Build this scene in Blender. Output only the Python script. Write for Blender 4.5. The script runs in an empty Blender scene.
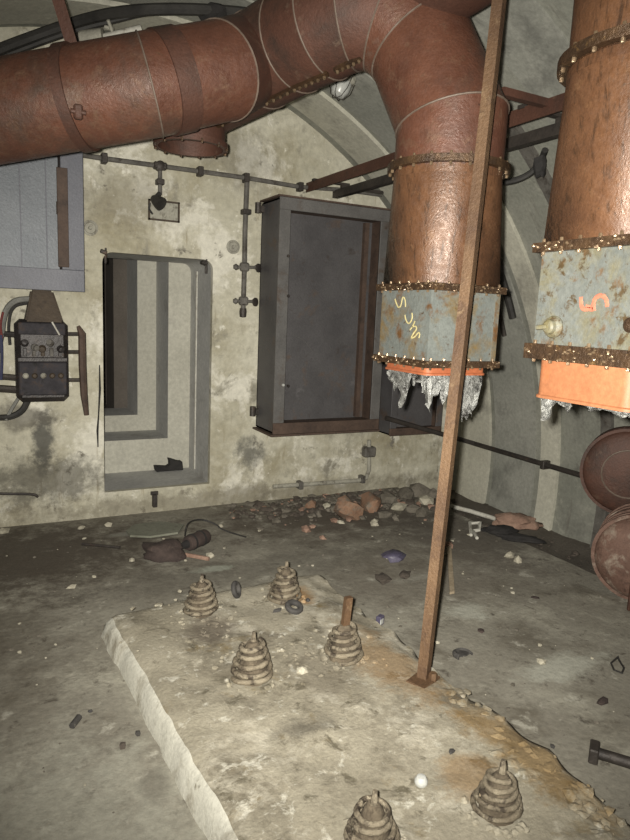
import bpy, bmesh, math, random
import numpy as np
from mathutils import Vector, Matrix, noise as mnoise
random.seed(7)
S = bpy.context.scene
COL = S.collection
# ------------------------------------------------------------------ camera
F = 651.0
CAM = Vector((0, 0, 1.6))
RIGHT = Vector((0.8868949, -0.46006089, 0.04196914))
DOWN = Vector((-0.0368202, -0.16095425, -0.98627481))
FWD = Vector((0.46050158, 0.87317679, -0.15968904))
cd = bpy.data.cameras.new('camera'); cam = bpy.data.objects.new('camera', cd); COL.objects.link(cam)
cd.sensor_fit = 'VERTICAL'; cd.sensor_height = 24; cd.lens = F / 840 * 24; cd.clip_start = 0.02
M = Matrix((RIGHT, -DOWN, -FWD)).transposed().to_4x4(); M.translation = CAM
cam.matrix_world = M
S.camera = cam
# ------------------------------------------------------------------ world, lights, exposure
w = bpy.data.worlds.new('world'); S.world = w; w.use_nodes = True
w.node_tree.nodes['Background'].inputs[0].default_value = (0.5, 0.5, 0.52, 1)
w.node_tree.nodes['Background'].inputs[1].default_value = 0.0
S.view_settings.view_transform = 'Standard'; S.view_settings.look = 'None'
S.view_settings.exposure = 0.0; S.view_settings.gamma = 1.0; S.view_settings.use_curve_mapping = False

def spot(name, loc, target, power, angle, blend, size, col):
    l = bpy.data.lights.new(name, 'SPOT'); o = bpy.data.objects.new(name, l); COL.objects.link(o)
    l.energy = power; l.spot_size = math.radians(angle); l.spot_blend = blend; l.shadow_soft_size = size; l.color = col
    o.location = loc
    o.rotation_euler = (Vector(target) - Vector(loc)).to_track_quat('-Z', 'Y').to_euler()
    return o
# the flash of the camera, just left of the lens
spot('camera_flash', CAM - RIGHT * 0.05 - DOWN * 0.03, CAM + FWD * 5 - DOWN * 0.3 + RIGHT * 0.2, 1080, 98, 1.0, 0.02, (1, 0.95, 0.85))

# ------------------------------------------------------------------ unprojection helpers (pixel of the photo -> point at a real place)
def ray(px, py): return RIGHT * ((px - 315) / F) + DOWN * ((py - 420) / F) + FWD
def PD(px, py, d): return CAM + ray(px, py) * d
def PX(px, py, x): r = ray(px, py); return CAM + r * ((x - CAM.x) / r.x)
def PY(px, py, y): r = ray(px, py); return CAM + r * ((y - CAM.y) / r.y)
def PZ(px, py, z=0.0): r = ray(px, py); return CAM + r * ((z - CAM.z) / r.z)
VCX, VCZ, VR = 1.05, 0.29, 3.16
def PV(px, py, r=VR):
    d = ray(px, py); ox, oz = CAM.x - VCX, CAM.z - VCZ
    a = d.x ** 2 + d.z ** 2; b = 2 * (ox * d.x + oz * d.z); k = ox * ox + oz * oz - r * r
    return CAM + d * ((-b + math.sqrt(b * b - 4 * a * k)) / (2 * a))

# ------------------------------------------------------------------ materials
def ramp(nt, fac, stops):
    r = nt.nodes.new('ShaderNodeValToRGB'); nt.links.new(fac, r.inputs[0])
    e = r.color_ramp.elements
    while len(e) < len(stops): e.new(0.5)
    for i, (p, c) in enumerate(stops):
        e[i].position = p; e[i].color = (*c, 1) if len(c) == 3 else c
    return r
def tnoise(nt, vec, scale, detail=6, rough=0.6, stretch=None, dist=0.0):
    if stretch:
        m = nt.nodes.new('ShaderNodeMapping'); m.inputs['Scale'].default_value = stretch
        nt.links.new(vec, m.inputs[0]); vec = m.outputs[0]
    n = nt.nodes.new('ShaderNodeTexNoise'); nt.links.new(vec, n.inputs['Vector'])
    n.inputs['Scale'].default_value = scale; n.inputs['Detail'].default_value = detail
    n.inputs['Roughness'].default_value = rough; n.inputs['Distortion'].default_value = dist
    return n.outputs[0]
def mix(nt, fac, a, b):
    m = nt.nodes.new('ShaderNodeMix'); m.data_type = 'RGBA'
    if isinstance(fac, float): m.inputs[0].default_value = fac
    else: nt.links.new(fac, m.inputs[0])
    for i, v in ((6, a), (7, b)):
        if isinstance(v, tuple): m.inputs[i].default_value = (*v, 1)
        else: nt.links.new(v, m.inputs[i])
    return m.outputs[2]
def mat(name, c1, c2, scale=4, spots=(), rough=0.85, metal=0.0, bump=0.3, bscale=40, world=False, blobs=(), rspot=None):
    """two-tone noise + spot layers (colour, scale, lo, hi[, stretch]); blobs: stains with a place of their own (colour, centre, radii, strength)"""
    m = bpy.data.materials.new(name); m.use_nodes = True; nt = m.node_tree; nt.nodes.clear()
    out = nt.nodes.new('ShaderNodeOutputMaterial'); b = nt.nodes.new('ShaderNodeBsdfPrincipled')
    nt.links.new(b.outputs[0], out.inputs[0])
    if world:
        vec = nt.nodes.new('ShaderNodeNewGeometry').outputs['Position']
    else:
        tc = nt.nodes.new('ShaderNodeTexCoord'); oi = nt.nodes.new('ShaderNodeObjectInfo')
        mu = nt.nodes.new('ShaderNodeMath'); mu.operation = 'MULTIPLY'; mu.inputs[1].default_value = 37
        nt.links.new(oi.outputs['Random'], mu.inputs[0])
        ad = nt.nodes.new('ShaderNodeVectorMath'); ad.operation = 'ADD'
        nt.links.new(tc.outputs['Object'], ad.inputs[0]); nt.links.new(mu.outputs[0], ad.inputs[1]); vec = ad.outputs[0]
    c = ramp(nt, tnoise(nt, vec, scale), [(0.32, c1), (0.68, c2)]).outputs[0]
    fine = tnoise(nt, vec, bscale * 1.5, 8, 0.7)
    for sp in spots:
        f = ramp(nt, tnoise(nt, vec, sp[1], 8, 0.68, sp[4] if len(sp) > 4 else None, 0.3), [(sp[2], (0, 0, 0)), (sp[3], (1, 1, 1))]).outputs[0]
        c = mix(nt, f, c, sp[0])
    for col, cen, rad, stg in blobs:
        mp = nt.nodes.new('ShaderNodeMapping'); mp.vector_type = 'TEXTURE'
        mp.inputs['Location'].default_value = cen; mp.inputs['Scale'].default_value = rad
        nt.links.new(vec, mp.inputs[0])
        ln = nt.nodes.new('ShaderNodeVectorMath'); ln.operation = 'LENGTH'; nt.links.new(mp.outputs[0], ln.inputs[0])
        nn = tnoise(nt, vec, 6.0, 10, 0.75)
        a1 = nt.nodes.new('ShaderNodeMath'); a1.operation = 'MULTIPLY_ADD'; a1.inputs[1].default_value = 2.8; a1.inputs[2].default_value = -1.4
        nt.links.new(nn, a1.inputs[0])
        a2 = nt.nodes.new('ShaderNodeMath'); a2.operation = 'ADD'; nt.links.new(ln.outputs['Value'], a2.inputs[0]); nt.links.new(a1.outputs[0], a2.inputs[1])
        r = ramp(nt, a2.outputs[0], [(0.45, (stg,) * 3), (1.0, (0, 0, 0))])
        c = mix(nt, r.outputs[0], c, col)
    fr = ramp(nt, fine, [(0.3, (0.78,) * 3), (0.7, (1.12, 1.12, 1.12))]).outputs[0]
    mm = nt.nodes.new('ShaderNodeMix'); mm.data_type = 'RGBA'; mm.blend_type = 'MULTIPLY'; mm.inputs[0].default_value = 1.0
    nt.links.new(c, mm.inputs[6]); nt.links.new(fr, mm.inputs[7])
    nt.links.new(mm.outputs[2], b.inputs['Base Color'])
    b.inputs['Metallic'].default_value = metal
    if rspot:
        rr = ramp(nt, tnoise(nt, vec, rspot, 6, 0.7), [(0.35, (rough - 0.2,) * 3), (0.65, (rough + 0.1,) * 3)])
        nt.links.new(rr.outputs[0], b.inputs['Roughness'])
    else: b.inputs['Roughness'].default_value = rough
    if bump:
        bp = nt.nodes.new('ShaderNodeBump'); bp.inputs['Strength'].default_value = bump; bp.inputs['Distance'].default_value = 0.012
        nt.links.new(tnoise(nt, vec, bscale, 8, 0.65), bp.inputs['Height']); nt.links.new(bp.outputs[0], b.inputs['Normal'])
    return m
MT = {}
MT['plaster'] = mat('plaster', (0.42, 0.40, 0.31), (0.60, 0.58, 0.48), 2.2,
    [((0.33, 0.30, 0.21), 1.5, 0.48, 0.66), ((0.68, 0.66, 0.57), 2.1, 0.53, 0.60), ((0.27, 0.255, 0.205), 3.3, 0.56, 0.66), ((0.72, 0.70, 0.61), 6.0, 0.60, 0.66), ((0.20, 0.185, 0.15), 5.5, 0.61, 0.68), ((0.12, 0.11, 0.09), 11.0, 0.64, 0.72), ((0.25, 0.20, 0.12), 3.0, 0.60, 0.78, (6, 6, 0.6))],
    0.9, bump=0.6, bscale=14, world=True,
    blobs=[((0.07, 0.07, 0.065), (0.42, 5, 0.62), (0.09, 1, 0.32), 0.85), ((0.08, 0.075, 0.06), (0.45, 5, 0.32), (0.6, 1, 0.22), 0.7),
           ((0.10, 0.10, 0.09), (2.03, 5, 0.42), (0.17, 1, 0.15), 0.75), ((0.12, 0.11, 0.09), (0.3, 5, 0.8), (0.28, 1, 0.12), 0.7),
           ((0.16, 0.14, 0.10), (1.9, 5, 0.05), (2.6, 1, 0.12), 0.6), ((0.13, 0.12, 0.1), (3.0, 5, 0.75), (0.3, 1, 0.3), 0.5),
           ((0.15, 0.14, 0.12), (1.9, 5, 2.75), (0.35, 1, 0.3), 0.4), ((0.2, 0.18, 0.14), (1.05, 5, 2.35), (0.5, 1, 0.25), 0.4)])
MT['corridor'] = mat('corridor_plaster', (0.42, 0.41, 0.35), (0.52, 0.51, 0.44), 2.2, [((0.36, 0.35, 0.31), 2.2, 0.55, 0.75)], 0.9, bump=0.25, bscale=22, world=True)
MT['reveal'] = mat('reveal_paint', (0.40, 0.40, 0.39), (0.50, 0.50, 0.48), 2.5, [((0.28, 0.27, 0.25), 3, 0.55, 0.75)], 0.9, bump=0.25, bscale=22, world=True)
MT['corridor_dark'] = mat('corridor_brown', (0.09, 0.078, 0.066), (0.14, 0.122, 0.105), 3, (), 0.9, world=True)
MT['vault'] = mat('vault_concrete', (0.20, 0.205, 0.175), (0.30, 0.30, 0.26), 1.6,
    [((0.12, 0.12, 0.105), 1.1, 0.50, 0.72), ((0.38, 0.38, 0.32), 2.8, 0.60, 0.72), ((0.10, 0.095, 0.08), 5.0, 0.62, 0.75), ((0.14, 0.13, 0.11), 3.0, 0.58, 0.75, (1, 5, 0.5))], 0.92, bump=0.35, bscale=24, world=True)
MT['vault_cream'] = mat('vault_cream', (0.42, 0.41, 0.34), (0.52, 0.51, 0.43), 1.8, [((0.22, 0.21, 0.18), 2.0, 0.55, 0.75)], 0.92, bump=0.3, bscale=24, world=True)
MT['vault_grey'] = mat('vault_grey', (0.24, 0.245, 0.215), (0.32, 0.32, 0.285), 2.0, [((0.10, 0.1, 0.09), 2.4, 0.52, 0.75)], 0.92, bump=0.3, bscale=24, world=True)
MT['floor'] = mat('floor_concrete', (0.20, 0.185, 0.15), (0.28, 0.265, 0.22), 1.7,
    [((0.36, 0.345, 0.285), 2.1, 0.50, 0.66), ((0.15, 0.135, 0.105), 2.9, 0.52, 0.66), ((0.42, 0.405, 0.345), 6.0, 0.60, 0.68), ((0.10, 0.087, 0.068), 10.0, 0.58, 0.68)],
    0.93, bump=0.45, bscale=26, world=True,
    blobs=[((0.075, 0.06, 0.045), (0.2, 4.35, 0), (1.2, 0.8, 1), 0.88), ((0.095, 0.078, 0.06), (2.6, 4.45, 0), (1.3, 0.6, 1), 0.85), ((0.11, 0.095, 0.078), (3.2, 3.7, 0), (0.55, 0.95, 1), 0.75),
           ((0.12, 0.105, 0.08), (-0.1, 3.3, 0), (0.55, 0.7, 1), 0.6), ((0.17, 0.15, 0.12), (2.5, 3.2, 0), (0.7, 0.7, 1), 0.5), ((0.12, 0.11, 0.09), (1.45, 3.62, 0), (1.2, 0.25, 1), 0.5),
           ((0.36, 0.38, 0.32), (1.28, 3.72, 0), (0.17, 0.06, 1), 0.8), ((0.42, 0.42, 0.36), (2.4, 2.62, 0), (0.16, 0.13, 1), 0.9), ((0.42, 0.42, 0.36), (2.42, 1.98, 0), (0.3, 0.12, 1), 0.85),
           ((0.38, 0.375, 0.315), (0.15, 1.7, 0), (0.6, 0.8, 1), 0.6), ((0.3, 0.3, 0.26), (0.95, 4.55, 0), (0.2, 0.06, 1), 0.6), ((0.36, 0.35, 0.3), (2.42, 3.12, 0), (0.2, 0.06, 1), 0.45), ((0.08, 0.07, 0.055), (0.49, 2.0, 0), (0.06, 0.12, 1), 0.45)])
MT['gutter'] = mat('gutter_dirt', (0.075, 0.064, 0.05), (0.13, 0.115, 0.095), 4, [((0.14, 0.12, 0.1), 6, 0.6, 0.75)], 0.95, bump=0.5, world=True)
MT['plinth'] = mat('plinth_concrete', (0.27, 0.245, 0.185), (0.38, 0.35, 0.275), 2.6,
    [((0.17, 0.15, 0.11), 3.0, 0.50, 0.66), ((0.46, 0.43, 0.35), 4.0, 0.55, 0.65), ((0.13, 0.115, 0.08), 9, 0.57, 0.66), ((0.55, 0.53, 0.45), 13.0, 0.58, 0.66), ((0.20, 0.155, 0.08), 6, 0.60, 0.72)],
    0.93, bump=0.5, bscale=45, world=True,
    blobs=[((0.25, 0.15, 0.06), (1.55, 2.15, 0.12), (0.18, 0.4, 1), 0.62), ((0.30, 0.16, 0.05), (1.48, 2.95, 0.12), (0.12, 0.18, 1), 0.7), ((0.22, 0.14, 0.05), (1.66, 1.5, 0.12), (0.13, 0.45, 1), 0.75),
           ((0.10, 0.08, 0.06), (0.93, 2.72, 0.12), (0.16, 0.22, 1), 0.7), ((0.26, 0.15, 0.05), (1.42, 1.45, 0.12), (0.15, 0.12, 1), 0.55), ((0.13, 0.11, 0.08), (1.25, 2.2, 0.12), (0.2, 0.25, 1), 0.45), ((0.10, 0.09, 0.07), (1.0, 1.9, 0.12), (0.15, 0.07, 1), 0.65)])
MT['plinth_side'] = mat('plinth_limewash', (0.52, 0.51, 0.44), (0.66, 0.65, 0.57), 5, [((0.34, 0.315, 0.25), 5, 0.52, 0.66), ((0.22, 0.2, 0.15), 11, 0.6, 0.7)], 0.93, bump=0.35, bscale=45, world=True)
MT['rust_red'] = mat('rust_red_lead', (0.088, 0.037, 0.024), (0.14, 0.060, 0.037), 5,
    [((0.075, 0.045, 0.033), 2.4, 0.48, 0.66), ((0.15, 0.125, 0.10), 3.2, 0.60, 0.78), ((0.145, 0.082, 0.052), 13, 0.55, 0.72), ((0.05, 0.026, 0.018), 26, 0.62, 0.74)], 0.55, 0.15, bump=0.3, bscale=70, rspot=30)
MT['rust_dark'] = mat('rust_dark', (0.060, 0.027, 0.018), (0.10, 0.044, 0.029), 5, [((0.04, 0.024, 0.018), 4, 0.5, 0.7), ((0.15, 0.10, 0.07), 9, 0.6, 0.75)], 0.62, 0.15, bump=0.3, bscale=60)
MT['rust_brown'] = mat('rust_brown', (0.088, 0.042, 0.022), (0.135, 0.066, 0.033), 9,
    [((0.05, 0.026, 0.014), 22, 0.52, 0.66, (2, 2, 0.5)), ((0.18, 0.098, 0.05), 16, 0.6, 0.75), ((0.06, 0.035, 0.02), 45, 0.6, 0.72)], 0.47, 0.12, bump=0.25, bscale=90, rspot=40)
MT['rust_glint'] = mat('glint_rust', (0.13, 0.085, 0.05), (0.26, 0.19, 0.12), 30, (), 0.25, 0.5, bump=0.3)  # glints on bolts and scale put into a paler, glossy rust colour
MT['seam_grey'] = mat('seam_grey', (0.11, 0.08, 0.06), (0.17, 0.13, 0.105), 12, (), 0.6, 0.1, bump=0.2)
MT['drum_rust'] = mat('drum_rust', (0.10, 0.055, 0.04), (0.17, 0.10, 0.075), 6, [((0.30, 0.25, 0.20), 9, 0.54, 0.70), ((0.06, 0.035, 0.025), 14, 0.55, 0.7)], 0.75, 0.1, bump=0.5)
MT['rust_flange'] = mat('rust_flange', (0.045, 0.028, 0.018), (0.10, 0.058, 0.030), 18, [((0.22, 0.13, 0.05), 24, 0.60, 0.72), ((0.03, 0.02, 0.015), 14, 0.56, 0.72)], 0.42, 0.45, bump=0.6, bscale=70)
MT['rust_pole'] = mat('rust_pole', (0.085, 0.046, 0.024), (0.155, 0.092, 0.048), 3, [((0.07, 0.038, 0.022), 5, 0.50, 0.66), ((0.25, 0.175, 0.10), 14, 0.58, 0.74), ((0.06, 0.035, 0.02), 50, 0.6, 0.7)], 0.65, 0.2, bump=0.5, bscale=80)
MT['grey_rusty'] = mat('grey_paint_rust', (0.125, 0.138, 0.13), (0.175, 0.19, 0.178), 4,
    [((0.17, 0.12, 0.055), 4.6, 0.48, 0.62), ((0.13, 0.065, 0.025), 9, 0.55, 0.68), ((0.07, 0.04, 0.02), 24, 0.60, 0.68)], 0.55, 0.1, bump=0.25, bscale=50, rspot=12)
MT['grey_spotted'] = mat('grey_paint_spotted', (0.108, 0.118, 0.110), (0.148, 0.158, 0.148), 3,
    [((0.15, 0.13, 0.065), 6, 0.48, 0.68), ((0.07, 0.048, 0.024), 22, 0.55, 0.63), ((0.11, 0.06, 0.025), 9, 0.58, 0.68)], 0.5, 0.1, bump=0.25, bscale=50, rspot=12)
MT['orange'] = mat('orange_primer', (0.27, 0.105, 0.045), (0.33, 0.135, 0.062), 6, [((0.42, 0.12, 0.035), 5, 0.58, 0.75), ((0.2, 0.08, 0.03), 26, 0.66, 0.75)], 0.6, bump=0.15)
MT['orange_red'] = mat('orange_red_primer', (0.30, 0.085, 0.035), (0.38, 0.12, 0.05), 6, [((0.25, 0.07, 0.03), 5, 0.56, 0.75)], 0.6, bump=0.15)
MT['lining'] = mat('torn_lining', (0.30, 0.30, 0.28), (0.62, 0.63, 0.61), 12, [((0.07, 0.065, 0.06), 16, 0.52, 0.66), ((0.75, 0.76, 0.75), 9, 0.58, 0.66)], 0.45, 0.35, bump=1.0, bscale=45)
MT['cabinet'] = mat('cabinet_grey', (0.062, 0.059, 0.062), (0.098, 0.094, 0.097), 3, [((0.11, 0.07, 0.045), 4, 0.56, 0.74), ((0.045, 0.032, 0.026), 7, 0.60, 0.74), ((0.16, 0.155, 0.16), 5, 0.64, 0.78)], 0.6, 0.1, bump=0.2, bscale=60)
MT['cabinet_frame'] = mat('cabinet_frame_grey', (0.095, 0.092, 0.09), (0.145, 0.14, 0.135), 4, [((0.085, 0.06, 0.045), 6, 0.56, 0.74), ((0.045, 0.03, 0.022), 12, 0.62, 0.74)], 0.6, 0.1, bump=0.2, bscale=60)
MT['cabinet_rust'] = mat('cabinet_rust', (0.055, 0.036, 0.028), (0.10, 0.065, 0.048), 6, [((0.035, 0.025, 0.02), 9, 0.55, 0.7)], 0.7, 0.1, bump=0.3)
MT['bluegrey'] = mat('filter_box_bluegrey', (0.12, 0.125, 0.15), (0.16, 0.165, 0.19), 3, [((0.12, 0.12, 0.13), 4, 0.56, 0.75), ((0.12, 0.07, 0.045), 12, 0.68, 0.78)], 0.55, 0.1, bump=0.2, bscale=60)
MT['bluepanel'] = mat('filter_panel_bluegrey', (0.15, 0.165, 0.185), (0.20, 0.215, 0.235), 2.5, [((0.18, 0.19, 0.21), 4, 0.56, 0.75)], 0.5, 0.15, bump=0.2, bscale=60)
MT['dark_metal'] = mat('dark_metal', (0.030, 0.026, 0.024), (0.065, 0.055, 0.048), 8, [((0.11, 0.065, 0.04), 12, 0.6, 0.74)], 0.55, 0.3, bump=0.4)
MT['switch_black'] = mat('switch_casing', (0.018, 0.016, 0.016), (0.036, 0.031, 0.031), 7, [((0.085, 0.055, 0.04), 10, 0.57, 0.72)], 0.45, 0.2, bump=0.3)
MT['switch_grey'] = mat('switch_plate', (0.018, 0.016, 0.020), (0.040, 0.037, 0.044), 14, [((0.055, 0.036, 0.026), 14, 0.54, 0.68), ((0.01, 0.009, 0.009), 18, 0.55, 0.68)], 0.8, 0.0, bump=0.2)
MT['hood_rust'] = mat('hood_rust', (0.045, 0.032, 0.021), (0.078, 0.056, 0.036), 9, [((0.03, 0.02, 0.014), 10, 0.55, 0.7)], 0.65, 0.15, bump=0.3)
MT['conduit'] = mat('conduit_grey', (0.085, 0.08, 0.072), (0.16, 0.15, 0.135), 10, [((0.05, 0.04, 0.032), 14, 0.52, 0.68)], 0.7, 0.15, bump=0.4)
MT['conduit_pale'] = mat('conduit_pale', (0.28, 0.27, 0.23), (0.38, 0.37, 0.31), 10, [((0.10, 0.085, 0.065), 14, 0.52, 0.68)], 0.8, bump=0.4)
MT['cable'] = mat('cable_black', (0.018, 0.017, 0.016), (0.035, 0.033, 0.03), 10, (), 0.65, bump=0.2)
MT['cable_grey'] = mat('cable_grey', (0.14, 0.14, 0.13), (0.22, 0.22, 0.20), 10, (), 0.6, bump=0.2)
MT['red_wire'] = mat('red_wire', (0.12, 0.02, 0.02), (0.17, 0.03, 0.025), 10, (), 0.6, bump=0)
MT['blue_wire'] = mat('blue_wire', (0.03, 0.035, 0.08), (0.045, 0.05, 0.11), 10, (), 0.6, bump=0)
MT['spring'] = mat('spring_rust', (0.16, 0.13, 0.09), (0.30, 0.26, 0.19), 14, [((0.055, 0.042, 0.03), 18, 0.50, 0.60), ((0.42, 0.37, 0.27), 30, 0.6, 0.72)], 0.7, 0.15, bump=0.7, bscale=110)
MT['spring_mud_shade'] = mat('spring_core', (0.065, 0.05, 0.034), (0.17, 0.138, 0.095), 20, [((0.06, 0.045, 0.03), 25, 0.52, 0.66)], 0.9, bump=0.8, bscale=80)  # muddy core, coloured dark for the shade in the coil gaps
MT['rubber'] = mat('rubber_grey', (0.035, 0.033, 0.032), (0.07, 0.066, 0.062), 20, [((0.16, 0.15, 0.13), 30, 0.6, 0.72)], 0.8, bump=0.3)
MT['white'] = mat('white_gloss', (0.42, 0.43, 0.41), (0.52, 0.53, 0.51), 6, [((0.42, 0.40, 0.35), 9, 0.6, 0.75)], 0.3, bump=0.05)
MT['whitepaint'] = mat('white_paint', (0.46, 0.45, 0.40), (0.6, 0.59, 0.53), 8, [((0.25, 0.22, 0.17), 12, 0.55, 0.72)], 0.8, bump=0.4)
MT['brick'] = mat('brick_orange', (0.22, 0.125, 0.08), (0.31, 0.19, 0.125), 10, [((0.2, 0.175, 0.14), 12, 0.50, 0.66), ((0.09, 0.07, 0.055), 9, 0.58, 0.7)], 0.95, bump=0.6)
MT['stone'] = mat('rubble_grey', (0.11, 0.098, 0.078), (0.20, 0.18, 0.148), 8, [((0.08, 0.07, 0.06), 10, 0.55, 0.72)], 0.95, bump=0.6)
MT['stone_light'] = mat('rubble_light', (0.36, 0.335, 0.26), (0.50, 0.47, 0.38), 8, [((0.2, 0.18, 0.14), 10, 0.58, 0.74)], 0.95, bump=0.6)
MT['stone_dark'] = mat('rubble_dark', (0.06, 0.05, 0.04), (0.11, 0.09, 0.075), 8, (), 0.95, bump=0.6)
MT['pinkstone'] = mat('rubble_pink', (0.26, 0.16, 0.12), (0.36, 0.24, 0.18), 8, [((0.14, 0.11, 0.09), 10, 0.58, 0.74)], 0.95, bump=0.6)
MT['black_rag'] = mat('black_rag', (0.014, 0.013, 0.013), (0.03, 0.028, 0.027), 10, (), 0.9, bump=0.5)
MT['brown_rag'] = mat('brown_rag', (0.035, 0.025, 0.023), (0.07, 0.05, 0.043), 10, [((0.12, 0.09, 0.075), 14, 0.6, 0.75)], 0.9, bump=0.6)
MT['wood'] = mat('pale_wood', (0.30, 0.24, 0.16), (0.42, 0.35, 0.25), 10, [((0.18, 0.13, 0.09), 14, 0.55, 0.7, (1, 8, 1))], 0.85, bump=0.3)
MT['blue'] = mat('blue_plastic', (0.06, 0.055, 0.09), (0.10, 0.09, 0.14), 12, [((0.12, 0.11, 0.1), 14, 0.6, 0.7)], 0.5, bump=0.2)
MT['chalk_yellow'] = mat('chalk_yellow', (0.42, 0.36, 0.15), (0.52, 0.46, 0.24), 30, (), 0.95, bump=0)
MT['paint_red'] = mat('paint_red', (0.40, 0.10, 0.06), (0.48, 0.15, 0.09), 30, (), 0.8, bump=0)
MT['slate'] = mat('pale_slab', (0.15, 0.155, 0.12), (0.22, 0.225, 0.18), 6, [((0.1, 0.09, 0.07), 8, 0.55, 0.7)], 0.9, bump=0.3)

# ------------------------------------------------------------------ mesh helpers
def NB(): return bmesh.new()
def box(bm, c, s, rot=None, bev=0.0):
    vs = bmesh.ops.create_cube(bm, size=1)['verts']
    m = Matrix.Translation(c) @ (rot.to_4x4() if rot else Matrix()) @ Matrix.Diagonal((*s, 1))
    bmesh.ops.transform(bm, matrix=m, verts=vs)
    if bev:
        es = list({e for v in vs for e in v.link_edges})
        bmesh.ops.bevel(bm, geom=es, offset=bev, segments=1, affect='EDGES')
    return vs
def bx(bm, x0, x1, y0, y1, z0, z1, bev=0.0):
    return box(bm, ((x0 + x1) / 2, (y0 + y1) / 2, (z0 + z1) / 2), (abs(x1 - x0), abs(y1 - y0), abs(z1 - z0)), None, bev)
def tube(bm, pts, r, n=10, caps=True, closed=False, squash=None):
    pts = [Vector(p) for p in pts]; k = len(pts)
    rs = r if isinstance(r, (list, tuple)) else [r] * k
    tang = []
    for i in range(k):
        a = pts[i - 1] if (i > 0 or closed) else None; b = pts[(i + 1) % k] if (i < k - 1 or closed) else None
        d1 = (pts[i] - a).normalized() if a is not None else None; d2 = (b - pts[i]).normalized() if b is not None else None
        t = d1 if d2 is None else d2 if d1 is None else d1 + d2
        tang.append((t.normalized(), d1 if d1 is not None else d2))
    nrm = tang[0][0].orthogonal().normalized(); rings = []
    for i in range(k):
        t, d1 = tang[i]
        nrm = (nrm - t * nrm.dot(t)).normalized(); bn = t.cross(nrm)
        ring = []
        cosv = max(0.35, t.dot(d1))
        # mitre: stretch in the bend plane
        bend = d1 - t * d1.dot(t)
        for j in range(n):
            a = 2 * math.pi * j / n
            v = nrm * math.cos(a) + bn * math.sin(a)
            if bend.length > 1e-5:
                bu = bend.normalized(); v = v + bu * (v.dot(bu) * (1 / cosv - 1))
            ring.append(bm.verts.new(pts[i] + v * rs[i]))
        rings.append(ring)
    for i in range(k if closed else k - 1):
        A, B = rings[i], rings[(i + 1) % k]
        for j in range(n): bm.faces.new((A[j], A[(j + 1) % n], B[(j + 1) % n], B[j]))
    if caps and not closed:
        bm.faces.new(rings[0][::-1]); bm.faces.new(rings[-1])
    return rings
def frame_of(axis):
    z = Vector(axis).normalized(); x = z.orthogonal().normalized(); y = z.cross(x)
    return Matrix((x, y, z)).transposed()
def lathe(bm, prof, n=24, loc=(0, 0, 0), axis=(0, 0, 1), closed=False):
    m = frame_of(axis); rings = []
    for r, z in prof:
        if r < 1e-6: rings.append([bm.verts.new(Vector(loc) + m @ Vector((0, 0, z)))])
        else: rings.append([bm.verts.new(Vector(loc) + m @ Vector((r * math.cos(2 * math.pi * j / n), r * math.sin(2 * math.pi * j / n), z))) for j in range(n)])
    pr = list(zip(rings, rings[1:])) + ([(rings[-1], rings[0])] if closed else [])
    for A, B in pr:
        for j in range(n):
            a, b = A[j % len(A)], A[(j + 1) % len(A)]; c, d = B[(j + 1) % len(B)], B[j % len(B)]
            f = []
            for v in (a, b, c, d):
                if v not in f: f.append(v)
            if len(f) > 2: bm.faces.new(f)
def prism(bm, poly, dirv):
    """extrude a closed planar polygon (list of points) by a vector"""
    a = [bm.verts.new(Vector(p)) for p in poly]; b = [bm.verts.new(Vector(p) + Vector(dirv)) for p in poly]
    n = len(a)
    bm.faces.new(a[::-1]); bm.faces.new(b)
    for i in range(n): bm.faces.new((a[i], a[(i + 1) % n], b[(i + 1) % n], b[i]))
def rock(bm, c, s, seed=0, sub=1, jit=0.28, rot=None, flat=False):
    vs = bmesh.ops.create_icosphere(bm, subdivisions=sub, radius=0.5)['verts']
    rnd = random.Random(seed)
    off = Vector((rnd.random(), rnd.random(), rnd.random())) * 50
    R = rot if rot else Matrix.Rotation(rnd.random() * 6.28, 3, 'Z')
    for v in vs:
        p = v.co.copy()
        # cubify a little so that chunks look broken, not round
        mx = max(abs(p.x), abs(p.y), abs(p.z)); p = p.lerp(p * (0.5 / mx), 0.45)
        p *= 1 + jit * 2 * (mnoise.noise(p * 3.1 + off))
        if flat and p.z < -0.25: p.z = -0.25
        v.co = R @ Vector((p.x * s[0], p.y * s[1], p.z * s[2])) + Vector(c)
def obj(name, bm, m, parent=None, sharp=35, smooth=True, org=None, fixn=True):
    if fixn: bmesh.ops.recalc_face_normals(bm, faces=bm.faces)
    me = bpy.data.meshes.new(name)
    if org is None:
        if parent is not None: org = parent.matrix_world.translation
        else:
            co = [v.co for v in bm.verts]
            org = Vector(((min(v.x for v in co) + max(v.x for v in co)) / 2, (min(v.y for v in co) + max(v.y for v in co)) / 2, min(v.z for v in co)))
    org = Vector(org)
    bmesh.ops.translate(bm, vec=-org, verts=bm.verts)
    bm.to_mesh(me); bm.free()
    for x in (m if isinstance(m, (list, tuple)) else [m]): me.materials.append(MT[x] if isinstance(x, str) else x)
    if smooth:
        for p in me.polygons: p.use_smooth = True
        me.set_sharp_from_angle(angle=math.radians(sharp))
    o = bpy.data.objects.new(name, me); COL.objects.link(o)
    if parent is not None:
        o.parent = parent; o.location = org - parent.matrix_world.translation
        # parents are never rotated or scaled, so the world translation is a plain sum
        o.matrix_world = Matrix.Translation(org)
        o.matrix_parent_inverse = Matrix()
        o.location = org - parent.matrix_world.translation
    else:
        o.location = org; o.matrix_world = Matrix.Translation(org)
    return o
def tag(o, label, cat, group=None, kind=None):
    o['label'] = label; o['category'] = cat
    if group: o['group'] = group
    if kind: o['kind'] = kind
    return o
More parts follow.
